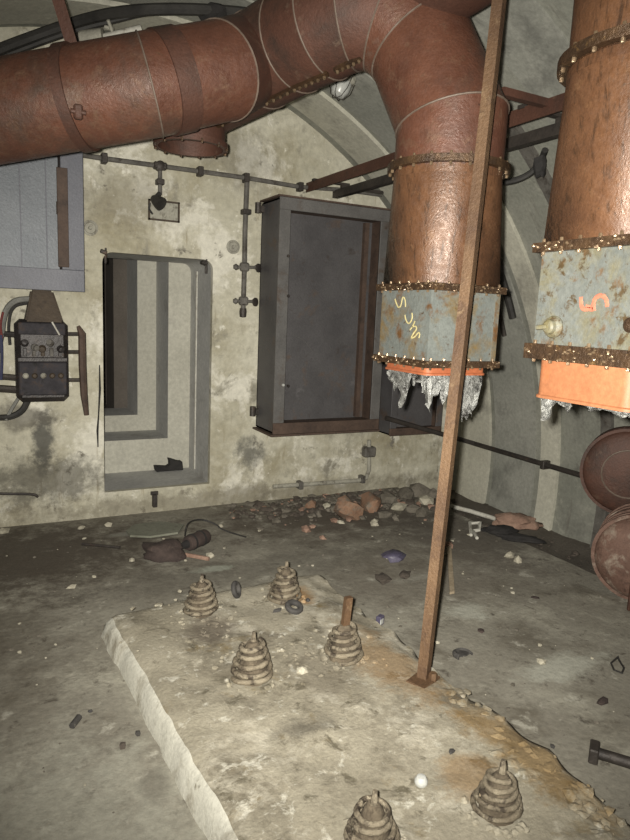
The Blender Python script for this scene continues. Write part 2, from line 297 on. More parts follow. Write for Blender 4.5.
def thing(name, loc, label, cat, group=None):
    o = bpy.data.objects.new(name, None); COL.objects.link(o); o.empty_display_size = 0.1
    o.location = loc; o.matrix_world = Matrix.Translation(Vector(loc))
    return tag(o, label, cat, group)
def struct(o): o['kind'] = 'structure'; return o
def copies(o, mats, parent):
    """copies of a mesh part at world matrices"""
    for mw in mats:
        c = o.copy(); COL.objects.link(c); c.parent = parent
        loc, rot, sc = mw.decompose()
        c.location = loc - parent.matrix_world.translation; c.rotation_mode = 'QUATERNION'; c.rotation_quaternion = rot
def bolts(parent, spots, axis, r=0.012, h=0.016, m='rust_flange', name='bolt'):
    """hex bolts sharing one mesh: spots are points, axis a vector or a list of vectors"""
    bm = NB(); lathe(bm, [(0, -0.004), (r, -0.004), (r, h * 0.7), (r * 0.8, h), (0, h)], 6)
    me = None
    for i, p in enumerate(spots):
        ax = axis[i] if isinstance(axis, list) else axis
        if me is None:
            o = obj(name, bm, m, None, org=(0, 0, 0)); me = o
        else:
            o = me.copy(); COL.objects.link(o)
        o.parent = parent; o.matrix_parent_inverse = Matrix()
        o.location = Vector(p) - parent.matrix_world.translation
        o.rotation_mode = 'QUATERNION'; o.rotation_quaternion = frame_of(ax).to_quaternion()
# ------------------------------------------------------------------ the room
YW = 5.0          # face of the end wall
YF = -4.5         # far behind the photographer
def vpt(a, y, r=VR): return Vector((VCX + r * math.cos(a), y, VCZ + r * math.sin(a)))
def arc_surface(bm, a0, a1, y0, y1, na, ny, r=VR, thick=0.0):
    g = [[bm.verts.new(vpt(a0 + (a1 - a0) * i / na, y0 + (y1 - y0) * j / ny, r)) for j in range(ny + 1)] for i in range(na + 1)]
    for i in range(na):
        for j in range(ny): bm.faces.new((g[i][j], g[i + 1][j], g[i + 1][j + 1], g[i][j + 1]))
    if thick:
        h = [[bm.verts.new(vpt(a0 + (a1 - a0) * i / na, y0 + (y1 - y0) * j / ny, r + thick)) for j in (0, ny)] for i in range(na + 1)]
        for i in range(na):
            bm.faces.new((h[i][0], h[i][1], h[i + 1][1], h[i + 1][0]))
            bm.faces.new((g[i][0], h[i][0], h[i + 1][0], g[i + 1][0])); bm.faces.new((g[i][ny], g[i + 1][ny], h[i + 1][1], h[i][1]))
        for i in (0, na):
            bm.faces.new([g[i][j] for j in range(ny + 1)] + [h[i][1], h[i][0]])
AB = math.asin((-0.2 - VCZ) / VR); AR = math.radians(38)
bm = NB(); arc_surface(bm, AB, AR, YF, YW, 16, 10, thick=0.25); wall_right = struct(obj('wall_right', bm, 'vault'))
bm = NB(); arc_surface(bm, AR, math.pi - AR, YF, YW, 40, 10, thick=0.25); ceiling = struct(obj('ceiling', bm, 'vault'))
bm = NB(); arc_surface(bm, math.pi - AR, math.pi - AB, YF, YW, 16, 10, thick=0.25); wall_left = struct(obj('wall_left', bm, 'vault'))
# arch bands standing slightly proud of the vault: pieces above, and their feet on the side walls
def arch(y0, y1, m, proud=0.02):
    for par, a0, a1, n in ((ceiling, AR, math.pi - AR, 36), (wall_right, AB, AR, 14), (wall_left, math.pi - AR, math.pi - AB, 14)):
        b = NB(); arc_surface(b, a0, a1, y0, y1, n, 1, VR - proud, proud + 0.01); obj('arch_band', b, m, par)
arch(4.46, 4.86, 'vault_cream', 0.03)
arch(3.92, 4.40, 'vault_grey', 0.015)
arch(3.66, 3.84, 'vault_cream', 0.03)
arch(3.16, 3.25, 'conduit', 0.035)
arch(2.55, 2.95, 'vault_grey', 0.015)
arch(1.2, 1.6, 'vault_grey', 0.015); arch(-0.2, 0.2, 'vault_grey', 0.015); arch(-1.6, -1.2, 'vault_grey', 0.015)

# floor with a sunken channel along the right wall
XG = 3.56
def fz(x, y): return 0.006 * mnoise.noise(Vector((x * 1.7, y * 1.7, 3))) - 0.004
bm = NB(); nx, ny = 70, 110
g = [[bm.verts.new((-2.3 + (XG + 2.3) * i / nx + (0.012 * mnoise.noise(Vector((0, (YF + (YW + 0.02 - YF) * j / ny) * 6, 1))) if i == nx else 0), YF + (YW + 0.02 - YF) * j / ny, fz(-2.3 + (XG + 2.3) * i / nx, YF + (YW - YF) * j / ny))) for j in range(ny + 1)] for i in range(nx + 1)]
for i in range(nx):
    for j in range(ny): bm.faces.new((g[i][j], g[i + 1][j], g[i + 1][j + 1], g[i][j + 1]))
bot = [bm.verts.new((v.co.x + 0.02, v.co.y, -0.16)) for v in g[nx]]
for j in range(ny): bm.faces.new((g[nx][j], bot[j], bot[j + 1], g[nx][j + 1]))
floor = struct(obj('floor', bm, 'floor', sharp=50))
bm = NB()
gx = [XG - 0.05 + 0.12 * i for i in range(8)]
g = [[bm.verts.new((x, YF + (YW - YF) * j / 90, -0.11 + 0.03 * mnoise.noise(Vector((x * 4, j * 0.4, 5))) + 0.02 * (i > 4) * (i - 4))) for j in range(91)] for i, x in enumerate(gx)]
for i in range(len(gx) - 1):
    for j in range(90): bm.faces.new((g[i][j], g[i + 1][j], g[i + 1][j + 1], g[i][j + 1]))
obj('gutter_bed', bm, 'gutter', floor, sharp=60)

# end wall with the door opening (rounded upper corners) and its reveal
DX0, DX1, DZ0, DZ1, DT = 0.845, 1.680, 0.19, 1.985, 0.58
def door_outline(x0, x1, z0, z1, rr, n=5):
    o = [(x0, z0), (x1, z0)]
    for k in range(n + 1): a = math.pi / 2 * k / n; o.append((x1 - rr + rr * math.cos(a), z1 - rr + rr * math.sin(a)))
    for k in range(n + 1): a = math.pi / 2 * (1 + k / n); o.append((x0 + rr + rr * math.cos(a), z1 - rr + rr * math.sin(a)))
    return o
def wall_with_hole(bm, y, outer, inner):
    vo = [bm.verts.new((x, y, z)) for x, z in outer]; vi = [bm.verts.new((x, y, z)) for x, z in inner]
    es = [bm.edges.new((vo[i], vo[(i + 1) % len(vo)])) for i in range(len(vo))] + [bm.edges.new((vi[i], vi[(i + 1) % len(vi)])) for i in range(len(vi))]
    bmesh.ops.triangle_fill(bm, use_beauty=True, edges=es)
    return vo, vi
bm = NB()
outer = [(VCX + (VR + 0.2) * math.cos(AB - 0.05 + (math.pi - 2 * AB + 0.1) * k / 48), VCZ + (VR + 0.2) * math.sin(AB - 0.05 + (math.pi - 2 * AB + 0.1) * k / 48)) for k in range(49)]
inner = door_outline(DX0, DX1, DZ0, DZ1, 0.075)
vo, vi = wall_with_hole(bm, YW, outer, inner)
vb = [bm.verts.new((v.co.x, YW + 0.25, v.co.z)) for v in vi]
# reveal: only a shallow plaster lip belongs to the wall, the grey-painted reveal is its own mesh
for i in range(len(vi)): bm.faces.new((vi[i], vi[(i + 1) % len(vi)], vb[(i + 1) % len(vi)], vb[i]))
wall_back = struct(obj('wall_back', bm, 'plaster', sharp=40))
bm = NB(); bx(bm, -3, 5, YF - 0.2, YF, -0.3, 4); struct(obj('wall_front', bm, 'vault'))
# the passage beyond: nested concrete frames, each a step further in
def passage_shell():
    b = NB()
    y0, y1 = YW + 0.003, YW + DT
    inn = door_outline(DX0 + 0.002, DX1 - 0.002, DZ0 + 0.002, DZ1 - 0.002, 0.073)
    A = [b.verts.new((x, y0 + 0.04, z)) for x, z in inn]; B = [b.verts.new((x, y1, z)) for x, z in inn]
    for i in range(len(A)): b.faces.new((A[i], A[(i + 1) % len(A)], B[(i + 1) % len(A)], B[i]))
    return b
d1 = struct(obj('door_1', passage_shell(), 'reveal', sharp=30))
def nested(y, xr, zs, ydepth, m, mj, name='door_frame_step'):
    """a frame facing the room with an opening left of xr and above zs; its jamb runs ydepth further in"""
    b = NB(); x0, x1, z0, z1 = 0.2, 2.3, -0.05, 2.5
    xl = 0.55
    bx(b, xr, x1, y, y + ydepth, z0, z1); bx(b, x0, xr, y, y + ydepth, z0, zs); bx(b, x0, xr, y, y + ydepth, 2.3, z1); bx(b, x0 - 0.3, xl, y, y + ydepth, zs, 2.3)
    o = obj(name, b, [m, mj], d1, smooth=False)
    for p in o.data.polygons:
        if abs(p.normal.y) < 0.5: p.material_index = 1
    return o
def xat(px, y): return PY(px, 380, y).x
def zat(px, py, y): return PY(px, py, y).z
y1 = YW + DT
x1 = xat(168, y1); z1 = zat(150, 439, y1)
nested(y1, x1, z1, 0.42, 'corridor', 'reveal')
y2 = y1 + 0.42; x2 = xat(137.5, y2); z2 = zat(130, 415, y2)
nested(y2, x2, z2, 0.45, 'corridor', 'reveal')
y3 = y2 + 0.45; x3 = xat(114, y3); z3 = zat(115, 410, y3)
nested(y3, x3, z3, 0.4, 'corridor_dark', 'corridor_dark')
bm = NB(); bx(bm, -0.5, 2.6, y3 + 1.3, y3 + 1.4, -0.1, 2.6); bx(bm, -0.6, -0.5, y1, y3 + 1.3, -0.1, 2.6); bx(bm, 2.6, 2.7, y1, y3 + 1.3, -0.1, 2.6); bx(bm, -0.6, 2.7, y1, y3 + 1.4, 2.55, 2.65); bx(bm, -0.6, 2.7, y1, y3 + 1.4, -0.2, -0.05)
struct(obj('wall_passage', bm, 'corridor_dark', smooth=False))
# white rebate line on the right-hand reveal, hinge plates and the torn door seal
bm = NB(); box(bm, (DX1 - 0.006, YW + 0.40, (DZ0 + DZ1) / 2 - 0.02), (0.012, 0.03, DZ1 - DZ0 - 0.1), bev=0.003); obj('rebate_strip', bm, 'whitepaint', d1)
for px, py in ((207, 263), (106, 252)):
    p = PY(px, py, YW - 0.012); bm = NB()
    box(bm, (p.x - 0.015, p.y + 0.03, p.z), (0.05, 0.06, 0.03), Matrix.Rotation(0.3, 3, 'Y'), 0.006); tube(bm, [p + Vector((0, 0.02, -0.08)), p + Vector((0, 0.02, 0.03))], 0.011, 8)
    obj('hinge_pin', bm, 'dark_metal', d1)
bm = NB(); a = PY(99.5, 365, YW - 0.01); b_ = PY(98, 447, YW - 0.01)
tube(bm, [a, a.lerp(b_, 0.3) + Vector((0.006, 0, 0)), a.lerp(b_, 0.6), a.lerp(b_, 0.8) + Vector((-0.006, 0, 0)), b_], [0.004, 0.008, 0.005, 0.008, 0.004], 6); obj('seal_strip', bm, 'black_rag', d1)

# ------------------------------------------------------------------ concrete machine plinth
PZT = 0.12
def plinth():
    bm = NB(); nx, ny = 56, 110
    X0, Y0, Y1 = 0.535, -0.2, 3.16
    def right(y): return 1.735 + 0.05 * mnoise.noise(Vector((y * 2.3, 0, 0))) + 0.025 * mnoise.noise(Vector((y * 9, 4, 0)))
    def back(u): return Y1 - 0.05 + 0.11 * u + 0.02 * mnoise.noise(Vector((u * 5, 7, 0)))
    g = []
    for i in range(nx + 1):
        row = []
        for j in range(ny + 1):
            u, v = i / nx, j / ny
            y = Y0 + (back(u) - Y0) * v
            xl = X0 - 0.012 + 0.052 * (3.1 - y) + 0.014 * mnoise.noise(Vector((y * 5, 1, 2))) + 0.006 * mnoise.noise(Vector((y * 15, 1, 2))); x = xl + (right(y) - xl) * u
            z = PZT + 0.009 * mnoise.noise(Vector((x * 5, y * 5, 0))) + 0.006 * mnoise.noise(Vector((x * 17, y * 17, 3)))
            dr = (right(y) - x)
            if dr < 0.14: z -= 0.035 * (1 - dr / 0.14) * (0.6 + 0.8 * mnoise.noise(Vector((x * 8, y * 8, 9))))
            if i < 4: z -= (0.034, 0.015, 0.006, 0.002)[i] * (1 + 0.5 * mnoise.noise(Vector((y * 9, 3, 1))))
            if j > ny - 2: z -= (0.03 if j == ny else 0.01)
            row.append(bm.verts.new((x, y, z)))
        g.append(row)
    for i in range(nx):
        for j in range(ny):
            f = bm.faces.new((g[i][j], g[i + 1][j], g[i + 1][j + 1], g[i][j + 1])); f.material_index = 1 if i == 0 else 0
    loop = [g[0][j] for j in range(ny + 1)] + [g[i][ny] for i in range(1, nx + 1)] + [g[nx][j] for j in range(ny - 1, -1, -1)] + [g[i][0] for i in range(nx - 1, 0, -1)]
    def low(v):
        p = v.co.copy(); p.z = -0.02
        if v in left: p.x -= 0.024 + 0.01 * mnoise.noise(Vector((p.y * 7, 2, 2)))
        return bm.verts.new(p)
    left = set(g[0])
    lo = [low(v) for v in loop]; n = len(loop)
    for k in range(n):
        f = bm.faces.new((loop[k], loop[(k + 1) % n], lo[(k + 1) % n], lo[k])); f.material_index = 1 if k < ny else 0
    return tag(obj('concrete_plinth', bm, ['plinth', 'plinth_side'], sharp=80), 'low sandy concrete machine plinth with rust-stained broken edge, carrying coil springs', 'plinth')
PL = plinth()

# ------------------------------------------------------------------ big ducts
RD = 0.24
RL = 0.222
def ring_band(bm, c, axis, r, wdt, th, n=40):
    lathe(bm, [(r - 0.004, -wdt / 2), (r + th, -wdt / 2), (r + th, wdt / 2), (r - 0.004, wdt / 2)], n, c, axis, closed=True)
def duct_piece(name, pts, r, m, parent, n=40, hollow=False):
    bm = NB(); tube(bm, pts, r, n, caps=False); return obj(name, bm, m, parent, sharp=25)
def mitred(path, r, m, parent, name, n=40, seam=True):
    """one mesh per straight piece of a mitred run, with a thin raised seam at every joint"""
    bm0 = NB(); rings = tube(bm0, path, r, n, caps=False)
    cs = [[v.co.copy() for v in rg] for rg in rings]; bm0.free()
    for k in range(len(cs) - 1):
        b = NB(); A = [b.verts.new(p) for p in cs[k]]; B = [b.verts.new(p) for p in cs[k + 1]]
        for j in range(n): b.faces.new((A[j], A[(j + 1) % n], B[(j + 1) % n], B[j]))
        mm = m[k] if isinstance(m, list) else m
        nm = name[k] if isinstance(name, list) else name
        o = obj(nm, b, mm, parent)
        if seam and k > 0:
            b = NB(); c = sum(cs[k], Vector()) / n
            tube(b, [c + (p - c) * 1.006 for p in cs[k]], 0.0045, 6, closed=True); obj('seam', b, 'seam_grey', o)
def flange_round(parent, c, axis, r, wid=0.03, th=0.03, nb=18, m='rust_flange'):
    bm = NB(); ring_band(bm, c, axis, r, wid, th)
    o = obj('flange', bm, m, parent)
    fm = frame_of(axis); sp = []; ax = []
    for k in range(nb):
        a = 2 * math.pi * (k + 0.5) / nb; sp.append(Vector(c) + fm @ Vector(((r + th * 0.55) * math.cos(a), (r + th * 0.55) * math.sin(a), -wid / 2)))
    bolts(o, sp, [-Vector(axis)] * nb, 0.007, 0.013, 'rust_glint')
    bolts(o, [p + Vector(axis).normalized() * wid for p in sp], [Vector(axis)] * nb, 0.006, 0.012, 'rust_glint')
def square_flange(parent, c, s, hgt, m='rust_flange', nb=6):
    bm = NB(); t = s / 2; e = t - 0.06
    for x0, x1, y0, y1 in ((-t, t, -t, -e), (-t, t, e, t), (-t, -e, -e, e), (e, t, -e, e)):
        bx(bm, c[0] + x0, c[0] + x1, c[1] + y0, c[1] + y1, c[2] - hgt / 2, c[2] + hgt / 2)
    o = obj('flange', bm, m, parent, smooth=False)
    sp = []
    for k in range(nb):
        q = -t + s * (k + 0.5) / nb
        sp += [Vector((c[0] + q, c[1] - t + 0.012, c[2])), Vector((c[0] - t + 0.012, c[1] + q, c[2])), Vector((c[0] + q, c[1] + t - 0.012, c[2])), Vector((c[0] + t - 0.012, c[1] + q, c[2]))]
    bolts(o, [p + Vector((0, 0, hgt / 2)) for p in sp], (0, 0, 1), 0.006, 0.012, 'rust_glint'); bolts(o, [p - Vector((0, 0, hgt / 2)) for p in sp], (0, 0, -1), 0.006, 0.010, 'rust_glint')
    # ragged rust scale along the outer edge
    bm = NB(); rnd = random.Random(int(c[2] * 1000))
    for k in range(70):
        q = -t + s * rnd.random(); p = Vector((c[0] + q, c[1] - t, c[2])) if k % 2 else Vector((c[0] - t, c[1] + q, c[2])); w_ = 0.006 + 0.010 * rnd.random()
        rock(bm, p + Vector((0, 0, (rnd.random() - 0.5) * hgt)), (w_, w_, w_ * 0.8), k)
    sc = obj('rust_scale', bm, 'rust_glint', o, smooth=False); sc['kind'] = 'stuff'
def round_to_square(bm, cx, cy, z_round, z_sq, r, s, n=40):
    top = []; low = []
    for k in range(n):
        a = 2 * math.pi * (k + 0.5) / n
        top.append(bm.verts.new((cx + r * math.cos(a), cy + r * math.sin(a), z_round)))
    t = s / 2
    cor = [bm.verts.new((cx + t * sx, cy + t * sy, z_sq)) for sx, sy in ((1, 1), (-1, 1), (-1, -1), (1, -1))]
    q = n // 4
    for c in range(4):
        for k in range(q - 1): bm.faces.new((top[c * q + k], top[c * q + k + 1], cor[c]))
        a, b = top[(c * q + q - 1) % n], top[(c * q + q) % n]
        bm.faces.new((a, b, cor[(c + 1) % 4], cor[c]))
def chalk(parent, pts2, face, wdt, m, name='chalk_mark'):
    """a drawn stroke on a face: face(u,v)->point on surface, a thin ribbon proud of it"""
    bm = NB(); P = [face(u, v) for u, v in pts2]
    # smooth
    for _ in range(2):
        Q = [P[0]]
        for a, b in zip(P, P[1:]): Q += [a.lerp(b, 0.25), a.lerp(b, 0.75)]
        P = Q + [P[-1]]
    nrm = (face(1, 0) - face(0, 0)).cross(face(0, 1) - face(0, 0)).normalized()
    vs = []
    for i, p in enumerate(P):
        t = (P[min(i + 1, len(P) - 1)] - P[max(i - 1, 0)]).normalized(); sd = t.cross(nrm).normalized() * (wdt * (0.8 + 0.35 * mnoise.noise(Vector((i * 0.7, wdt, 0)))))
        vs.append([bm.verts.new(p + sd * a + nrm * b) for a, b in ((-1, 0.0), (-0.8, 0.0015), (0.8, 0.0015), (1, 0.0))])
    for A, B in zip(vs, vs[1:]):
        for k in range(3): bm.faces.new((A[k], A[k + 1], B[k + 1], B[k]))
    return obj(name, bm, m, parent)
def torn(parent, cx, cy, s, z, segs, seed):
    """ragged cloth hanging below the square outlet. segs: (side, u0, u1, length)"""
    t = s / 2
    for q, (side, u0, u1, ln) in enumerate(segs):
        rnd = random.Random(seed + q); bm = NB(); n = max(6, int((u1 - u0) * s / 0.008)); k = 9
        g = []
        for i in range(n + 1):
            u = u0 + (u1 - u0) * i / n
            L = ln * max(0.12, 0.55 + 0.75 * mnoise.noise(Vector((u * 6, seed + q, 0))) + 0.28 * mnoise.noise(Vector((u * 17, seed, q)))) * (0.35 + 0.65 * math.sin(math.pi * min(1, max(0, i / n))) ** 0.5)
            row = []
            for j in range(k + 1):
                v = j / k; d = 0.035 * v * mnoise.noise(Vector((u * 14, v * 3, seed + q * 3))) + 0.014 * mnoise.noise(Vector((u * 40, v * 9, seed)))
                p = -t + u * s
                zz = z - L * v
                if side == 'x': P = Vector((cx - t + 0.012 + d, cy + p + 0.02 * mnoise.noise(Vector((v * 4, u * 9, 2))), zz))
                else: P = Vector((cx + p + 0.02 * mnoise.noise(Vector((v * 4, u * 9, 2))), cy - t + 0.012 + d, zz))
                row.append(bm.verts.new(P))
            g.append(row)
        fs = []
        for i in range(n):
            for j in range(k): fs.append(bm.faces.new((g[i][j], g[i + 1][j], g[i + 1][j + 1], g[i][j + 1])))
        bmesh.ops.solidify(bm, geom=fs, thickness=0.004)
        obj('torn_lining', bm, 'lining', parent, sharp=60)
def drop_leg(root, cx, cy, z_fl, z_bt, z_bb, s, boxmat, skirtmat, skirt_h, skirt_s, r=RD, fh=0.03):
    flange_round(root, (cx, cy, z_fl), (0, 0, 1), r, 0.03, 0.03, 20)
    bm = NB(); tube(bm, [(cx, cy, z_fl - 0.012), (cx, cy, z_fl - 0.05)], r, 40, caps=False); obj('duct_section', bm, 'rust_brown', root)
    bm = NB(); round_to_square(bm, cx, cy, z_fl - 0.05, z_bt + 0.03, r, s); obj('transition_piece', bm, 'rust_brown', root, sharp=22)
    square_flange(root, (cx, cy, z_bt + 0.012), s + 0.045, 0.03)
    bm = NB(); t = s / 2; e = t - 0.008
    for x0, x1, y0, y1 in ((-t, t, -t, -e), (-t, t, e, t), (-t, -e, -e, e), (e, t, -e, e)): bx(bm, cx + x0, cx + x1, cy + y0, cy + y1, z_bb, z_bt)
    b = obj('outlet_box', bm, boxmat, root, smooth=False)
    bm = NB(); bx(bm, cx + t - 0.018, cx + t + 0.004, cy - t - 0.006, cy - t - 0.0005, z_bb, z_bt); obj('edge_strip', bm, boxmat, b)
    square_flange(root, (cx, cy, z_bb - fh * 0.45), s + 0.042, fh)
    bm = NB(); u = skirt_s / 2; z0, z1 = z_bb - fh - skirt_h, z_bb - fh * 0.6
    ol = door_outline(-u, u, -u, u, 0.03, 3)
    A = []
    pl = []
    for (ax, ay), a0 in (((u - 0.03, u - 0.03), 0), ((-u + 0.03, u - 0.03), 90), ((-u + 0.03, -u + 0.03), 180), ((u - 0.03, -u + 0.03), 270)):
        for k in range(5): a = math.radians(a0 + 22.5 * k); pl.append((ax + 0.03 * math.cos(a), ay + 0.03 * math.sin(a)))
    def rg(f, z): return [bm.verts.new((cx + x * f, cy + y * f, z)) for x, y in pl]
    RG = [rg(1.0, z1), rg(1.0, z0 + 0.012), rg(1.03, z0 + 0.008), rg(1.03, z0), rg(0.97, z0), rg(0.96, z1)]
    for P, Q in zip(RG, RG[1:]):
        for k in range(len(pl)): bm.faces.new((P[k], P[(k + 1) % len(pl)], Q[(k + 1) % len(pl)], Q[k]))
    sk = obj('outlet_skirt', bm, skirtmat, root, sharp=50); sk['label'] = 'bright orange primed metal skirt under the grey box'
    return b, z0

# --- main run
D0 = 3.02
C1 = PD(437, 325, D0); c1x, c1y = C1.x, C1.y
def ydepth(z, px=None): return None
def zpx(py, cx, cy, px):
    """height of the point of the vertical line (cx,cy) seen at image row py"""
    lo, hi = 0.0, 4.0
    for _ in range(50):
        m = (lo + hi) / 2; q = Vector((cx, cy, m)) - CAM
        if 420 + F * q.dot(DOWN) / q.dot(FWD) > py: lo = m
        else: hi = m
    return lo
zf1 = zpx(171, c1x, c1y, 440); zbt1 = zpx(292, c1x, c1y, 440); zbb1 = zpx(358, c1x, c1y, 440)
duct = thing('ventilation_duct', (c1x, c1y, zbb1 - 0.1), 'rusty red ventilation duct with elbows, dropping to a grey box marked in yellow chalk', 'duct')
# left run: two straight pieces, a strap and the mitre that disappears behind the header
L0, L1, L2 = PD(-140, 137, 3.12), PD(150, 86, 3.02), PD(222, 72, 3.16)
mitred([L0, L1, L2, PD(262, 57, 3.55)], RL, ['rust_red', 'rust_red', 'rust_dark'], duct, ['duct_section', 'elbow_gore', 'elbow_gore'])
for px, py, d, wd, ex in ((77, 98.8, 3.045, 0.05, 0.012), (172, 82, 3.06, 0.10, 0.008)):
    bm = NB(); ring_band(bm, PD(px, py, d), L1 - L0 if px < 100 else L2 - L1, RL, wd, ex); obj('strap', bm, 'rust_dark', duct)
p = PD(77, 92, 3.045) + Vector((0, 0, -0.0)); bm = NB(); q = PD(78, 112, 3.045 - RD - 0.02)
box(bm, q, (0.035, 0.03, 0.06), None, 0.006); tube(bm, [q + Vector((-0.03, -0.005, 0)), q + Vector((0.03, -0.005, 0))], 0.010, 8); obj('strap_clamp', bm, 'rust_dark', duct)
# header running up toward the right and the elbow into the drop
H = [PD(205, 92, 3.75), PD(262, 60, 3.42), PD(296, 41, 3.24), PD(326, 26, 3.10), PD(352, 12, 3.02)]
E1, E2 = zpx(40, c1x, c1y, 440), zpx(100, c1x, c1y, 440)
elb = [PD(388, 14, 2.99), PD(418, 42, 2.99)]
path = H + elb + [Vector((c1x, c1y, zf1 + 0.20)), Vector((c1x, c1y, zf1 - 0.02))]
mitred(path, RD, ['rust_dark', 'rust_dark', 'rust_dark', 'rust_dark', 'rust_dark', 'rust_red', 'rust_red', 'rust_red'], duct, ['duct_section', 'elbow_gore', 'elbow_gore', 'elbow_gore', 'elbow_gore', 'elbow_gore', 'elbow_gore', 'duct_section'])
# bolted lip along the underside of the header
sp = []; lipn = []
for A, B in zip(H, H[1:]):
    d_ = (B - A).normalized(); dn = (Vector((0, 0, -1)) - d_ * (-d_.z)).normalized(); dn = (dn - FWD * 0.25).normalized()
    for k in range(5): sp.append(A.lerp(B, (k + 0.5) / 5) + dn * (RD + 0.006)); lipn.append(dn)
    bm = NB(); prism(bm, [A + dn * (RD - 0.01) + d_.cross(dn) * 0.012, A + dn * (RD + 0.02) + d_.cross(dn) * 0.012, A + dn * (RD + 0.02) - d_.cross(dn) * 0.012, A + dn * (RD - 0.01) - d_.cross(dn) * 0.012], B - A); obj('seam_lip', bm, 'rust_flange', duct)
bolts(duct, [p + n * 0.012 for p, n in zip(sp, lipn)], lipn, 0.008, 0.014, 'rust_glint', 'rivet')
# stub that opens downward behind the left run
SB = PD(191, 120, 3.75); s1 = PD(191, 143, 3.75)
bm = NB(); rr = 0.195
lathe(bm, [(rr * 0.9, 0.28), (rr, 0.2), (rr, 0.0), (rr + 0.018, 0.0), (rr + 0.018, -0.03), (rr - 0.01, -0.03), (rr - 0.012, 0.2)], 32, s1)
st = obj('stub_outlet', bm, 'rust_dark', duct)
bolts(st, [s1 + Vector(((rr + 0.012) * math.cos(k * 0.5236), (rr + 0.012) * math.sin(k * 0.5236), -0.02)) for k in range(12)], (0, 0, -1), 0.009, 0.02)
# hanger strap from the vault
ht = PV(50, -4, VR - 0.01)
hb = PD(76, 48, 3.05)
bm = NB(); top = Vector((hb.x - 0.19, hb.y, VCZ + math.sqrt((VR - 0.01) ** 2 - (hb.x - 0.19 - VCX) ** 2) - 0.005)); dr = (top - hb)
wv = RIGHT * 0.028
prism(bm, [hb - wv - Vector((0, 0, 0.05)), hb + wv - Vector((0, 0, 0.05)), top + wv, top - wv], FWD * 0.012); obj('hanger_strap', bm, 'rust_dark', duct)
b1, zs = drop_leg(duct, c1x, c1y, zf1, zbt1, zbb1, 0.376, 'grey_rusty', 'orange_red', 0.035, 0.335)
b1['label'] = 'grey painted box mottled with rust, yellow chalk marks on it'
xl = c1x - 0.188 - 0.0042
def face_x1(u, v): return Vector((xl, c1y + 0.188 - u * 0.376, zbb1 + v * (zbt1 - zbb1)))
def pix1(px, py):
    p = PX(px, py, xl); return ((c1y + 0.188 - p.y) / 0.376, (p.z - zbb1) / (zbt1 - zbb1))
for st_ in (((395, 299), (396.5, 304), (398.5, 308), (401, 306), (402, 300), (403, 296.5), (405, 299), (405.5, 303), (405.5, 307)),
            ((405, 315), (405.5, 319), (408, 324), (411, 322), (412.5, 317), (412, 313)), ((415, 321), (413, 326), (410, 330)),
            ((412, 327), (416, 326), (417, 329), (413, 334), (411, 338.5)), ((411, 338.5), (415, 337), (418.5, 332), (420, 334), (419, 338))):
    chalk(b1, [pix1(*q) for q in st_], face_x1, 0.0042, 'chalk_yellow')
torn(duct, c1x, c1y, 0.325, zs + 0.01, [('x', 0.3, 0.95, 0.20), ('x', 0.0, 0.35, 0.12), ('y', 0.0, 0.42, 0.22), ('y', 0.3, 0.62, 0.30), ('y', 0.48, 1.0, 0.36)], 11)

# --- second drop
D2 = 2.06
C2 = PD(628, 305, D2); c2x, c2y = C2.x, C2.y
xf2 = c2x - 0.192
zbt2 = PX(600, 247, xf2).z; zbb2 = PX(600, 349, xf2).z; zf2 = zpx(62, c2x, c2y, 633)
duct2 = thing('ventilation_duct', (c2x, c2y, zbb2 - 0.15), 'rusty brown drop duct ending in a grey box painted with a red mark', 'duct')
ZT2 = 3.16
mitred([Vector((c2x, c2y, zf2 - 0.02)), Vector((c2x, c2y, zf2 + 0.45)), Vector((c2x, c2y, ZT2))], 0.25, ['rust_brown', 'rust_red'], duct2, ['duct_section', 'duct_section'])
bm = NB(); lathe(bm, [(0.25, 0), (0.25, 0.03), (0, 0.05)], 36, (c2x, c2y, ZT2 - 0.02)); obj('end_cap', bm, 'rust_red', duct2)
bm = NB(); tube(bm, [PD(415, -8, 2.95), PD(560, -112, 2.32)], 0.21, 36, caps=False); obj('cross_duct', bm, 'rust_dark', duct)
b2, zs2 = drop_leg(duct2, c2x, c2y, zf2, zbt2, zbb2, 0.384, 'grey_spotted', 'orange', 0.125, 0.36, 0.25, 0.05)
b2['label'] = 'pale grey painted box speckled with rust, with a red painted mark and a round cap'
def face_x2(u, v): return Vector((xf2 - 0.0042, c2y + 0.192 - u * 0.384, zbb2 + v * (zbt2 - zbb2)))
def pix2(px, py):
    p = PX(px, py, xf2 - 0.0042); return ((c2y + 0.192 - p.y) / 0.384, (p.z - zbb2) / (zbt2 - zbb2))
for st_, w_ in ((((581, 297), (581, 303), (582, 309), (587, 309), (593, 309)), 0.0085), (((594, 311), (593, 304), (595, 298), (600, 295), (605, 297), (607, 302), (607, 307)), 0.0085), (((586, 306), (591, 307)), 0.006)):
    chalk(b2, [pix2(*q) for q in st_], face_x2, w_, 'paint_red', 'red_mark')
cp = PX(554, 327, xf2 - 0.004)
bm = NB(); lathe(bm, [(0.034, -0.004), (0.036, 0.004), (0.032, 0.012), (0.024, 0.016), (0.022, 0.028), (0.016, 0.033), (0, 0.034)], 24, cp, (-1, 0, 0)); tube(bm, [cp + Vector((-0.03, 0, 0)), cp + Vector((-0.04, 0.035, -0.004))], 0.008, 8); obj('inspection_cap', bm, 'grey_spotted', b2)
cp = PX(631, 325, xf2 - 0.004); bm = NB(); lathe(bm, [(0.022, -0.003), (0.022, 0.006), (0.012, 0.012), (0, 0.013)], 16, cp, (-1, 0, 0)); obj('inspection_cap', bm, 'rust_flange', b2)
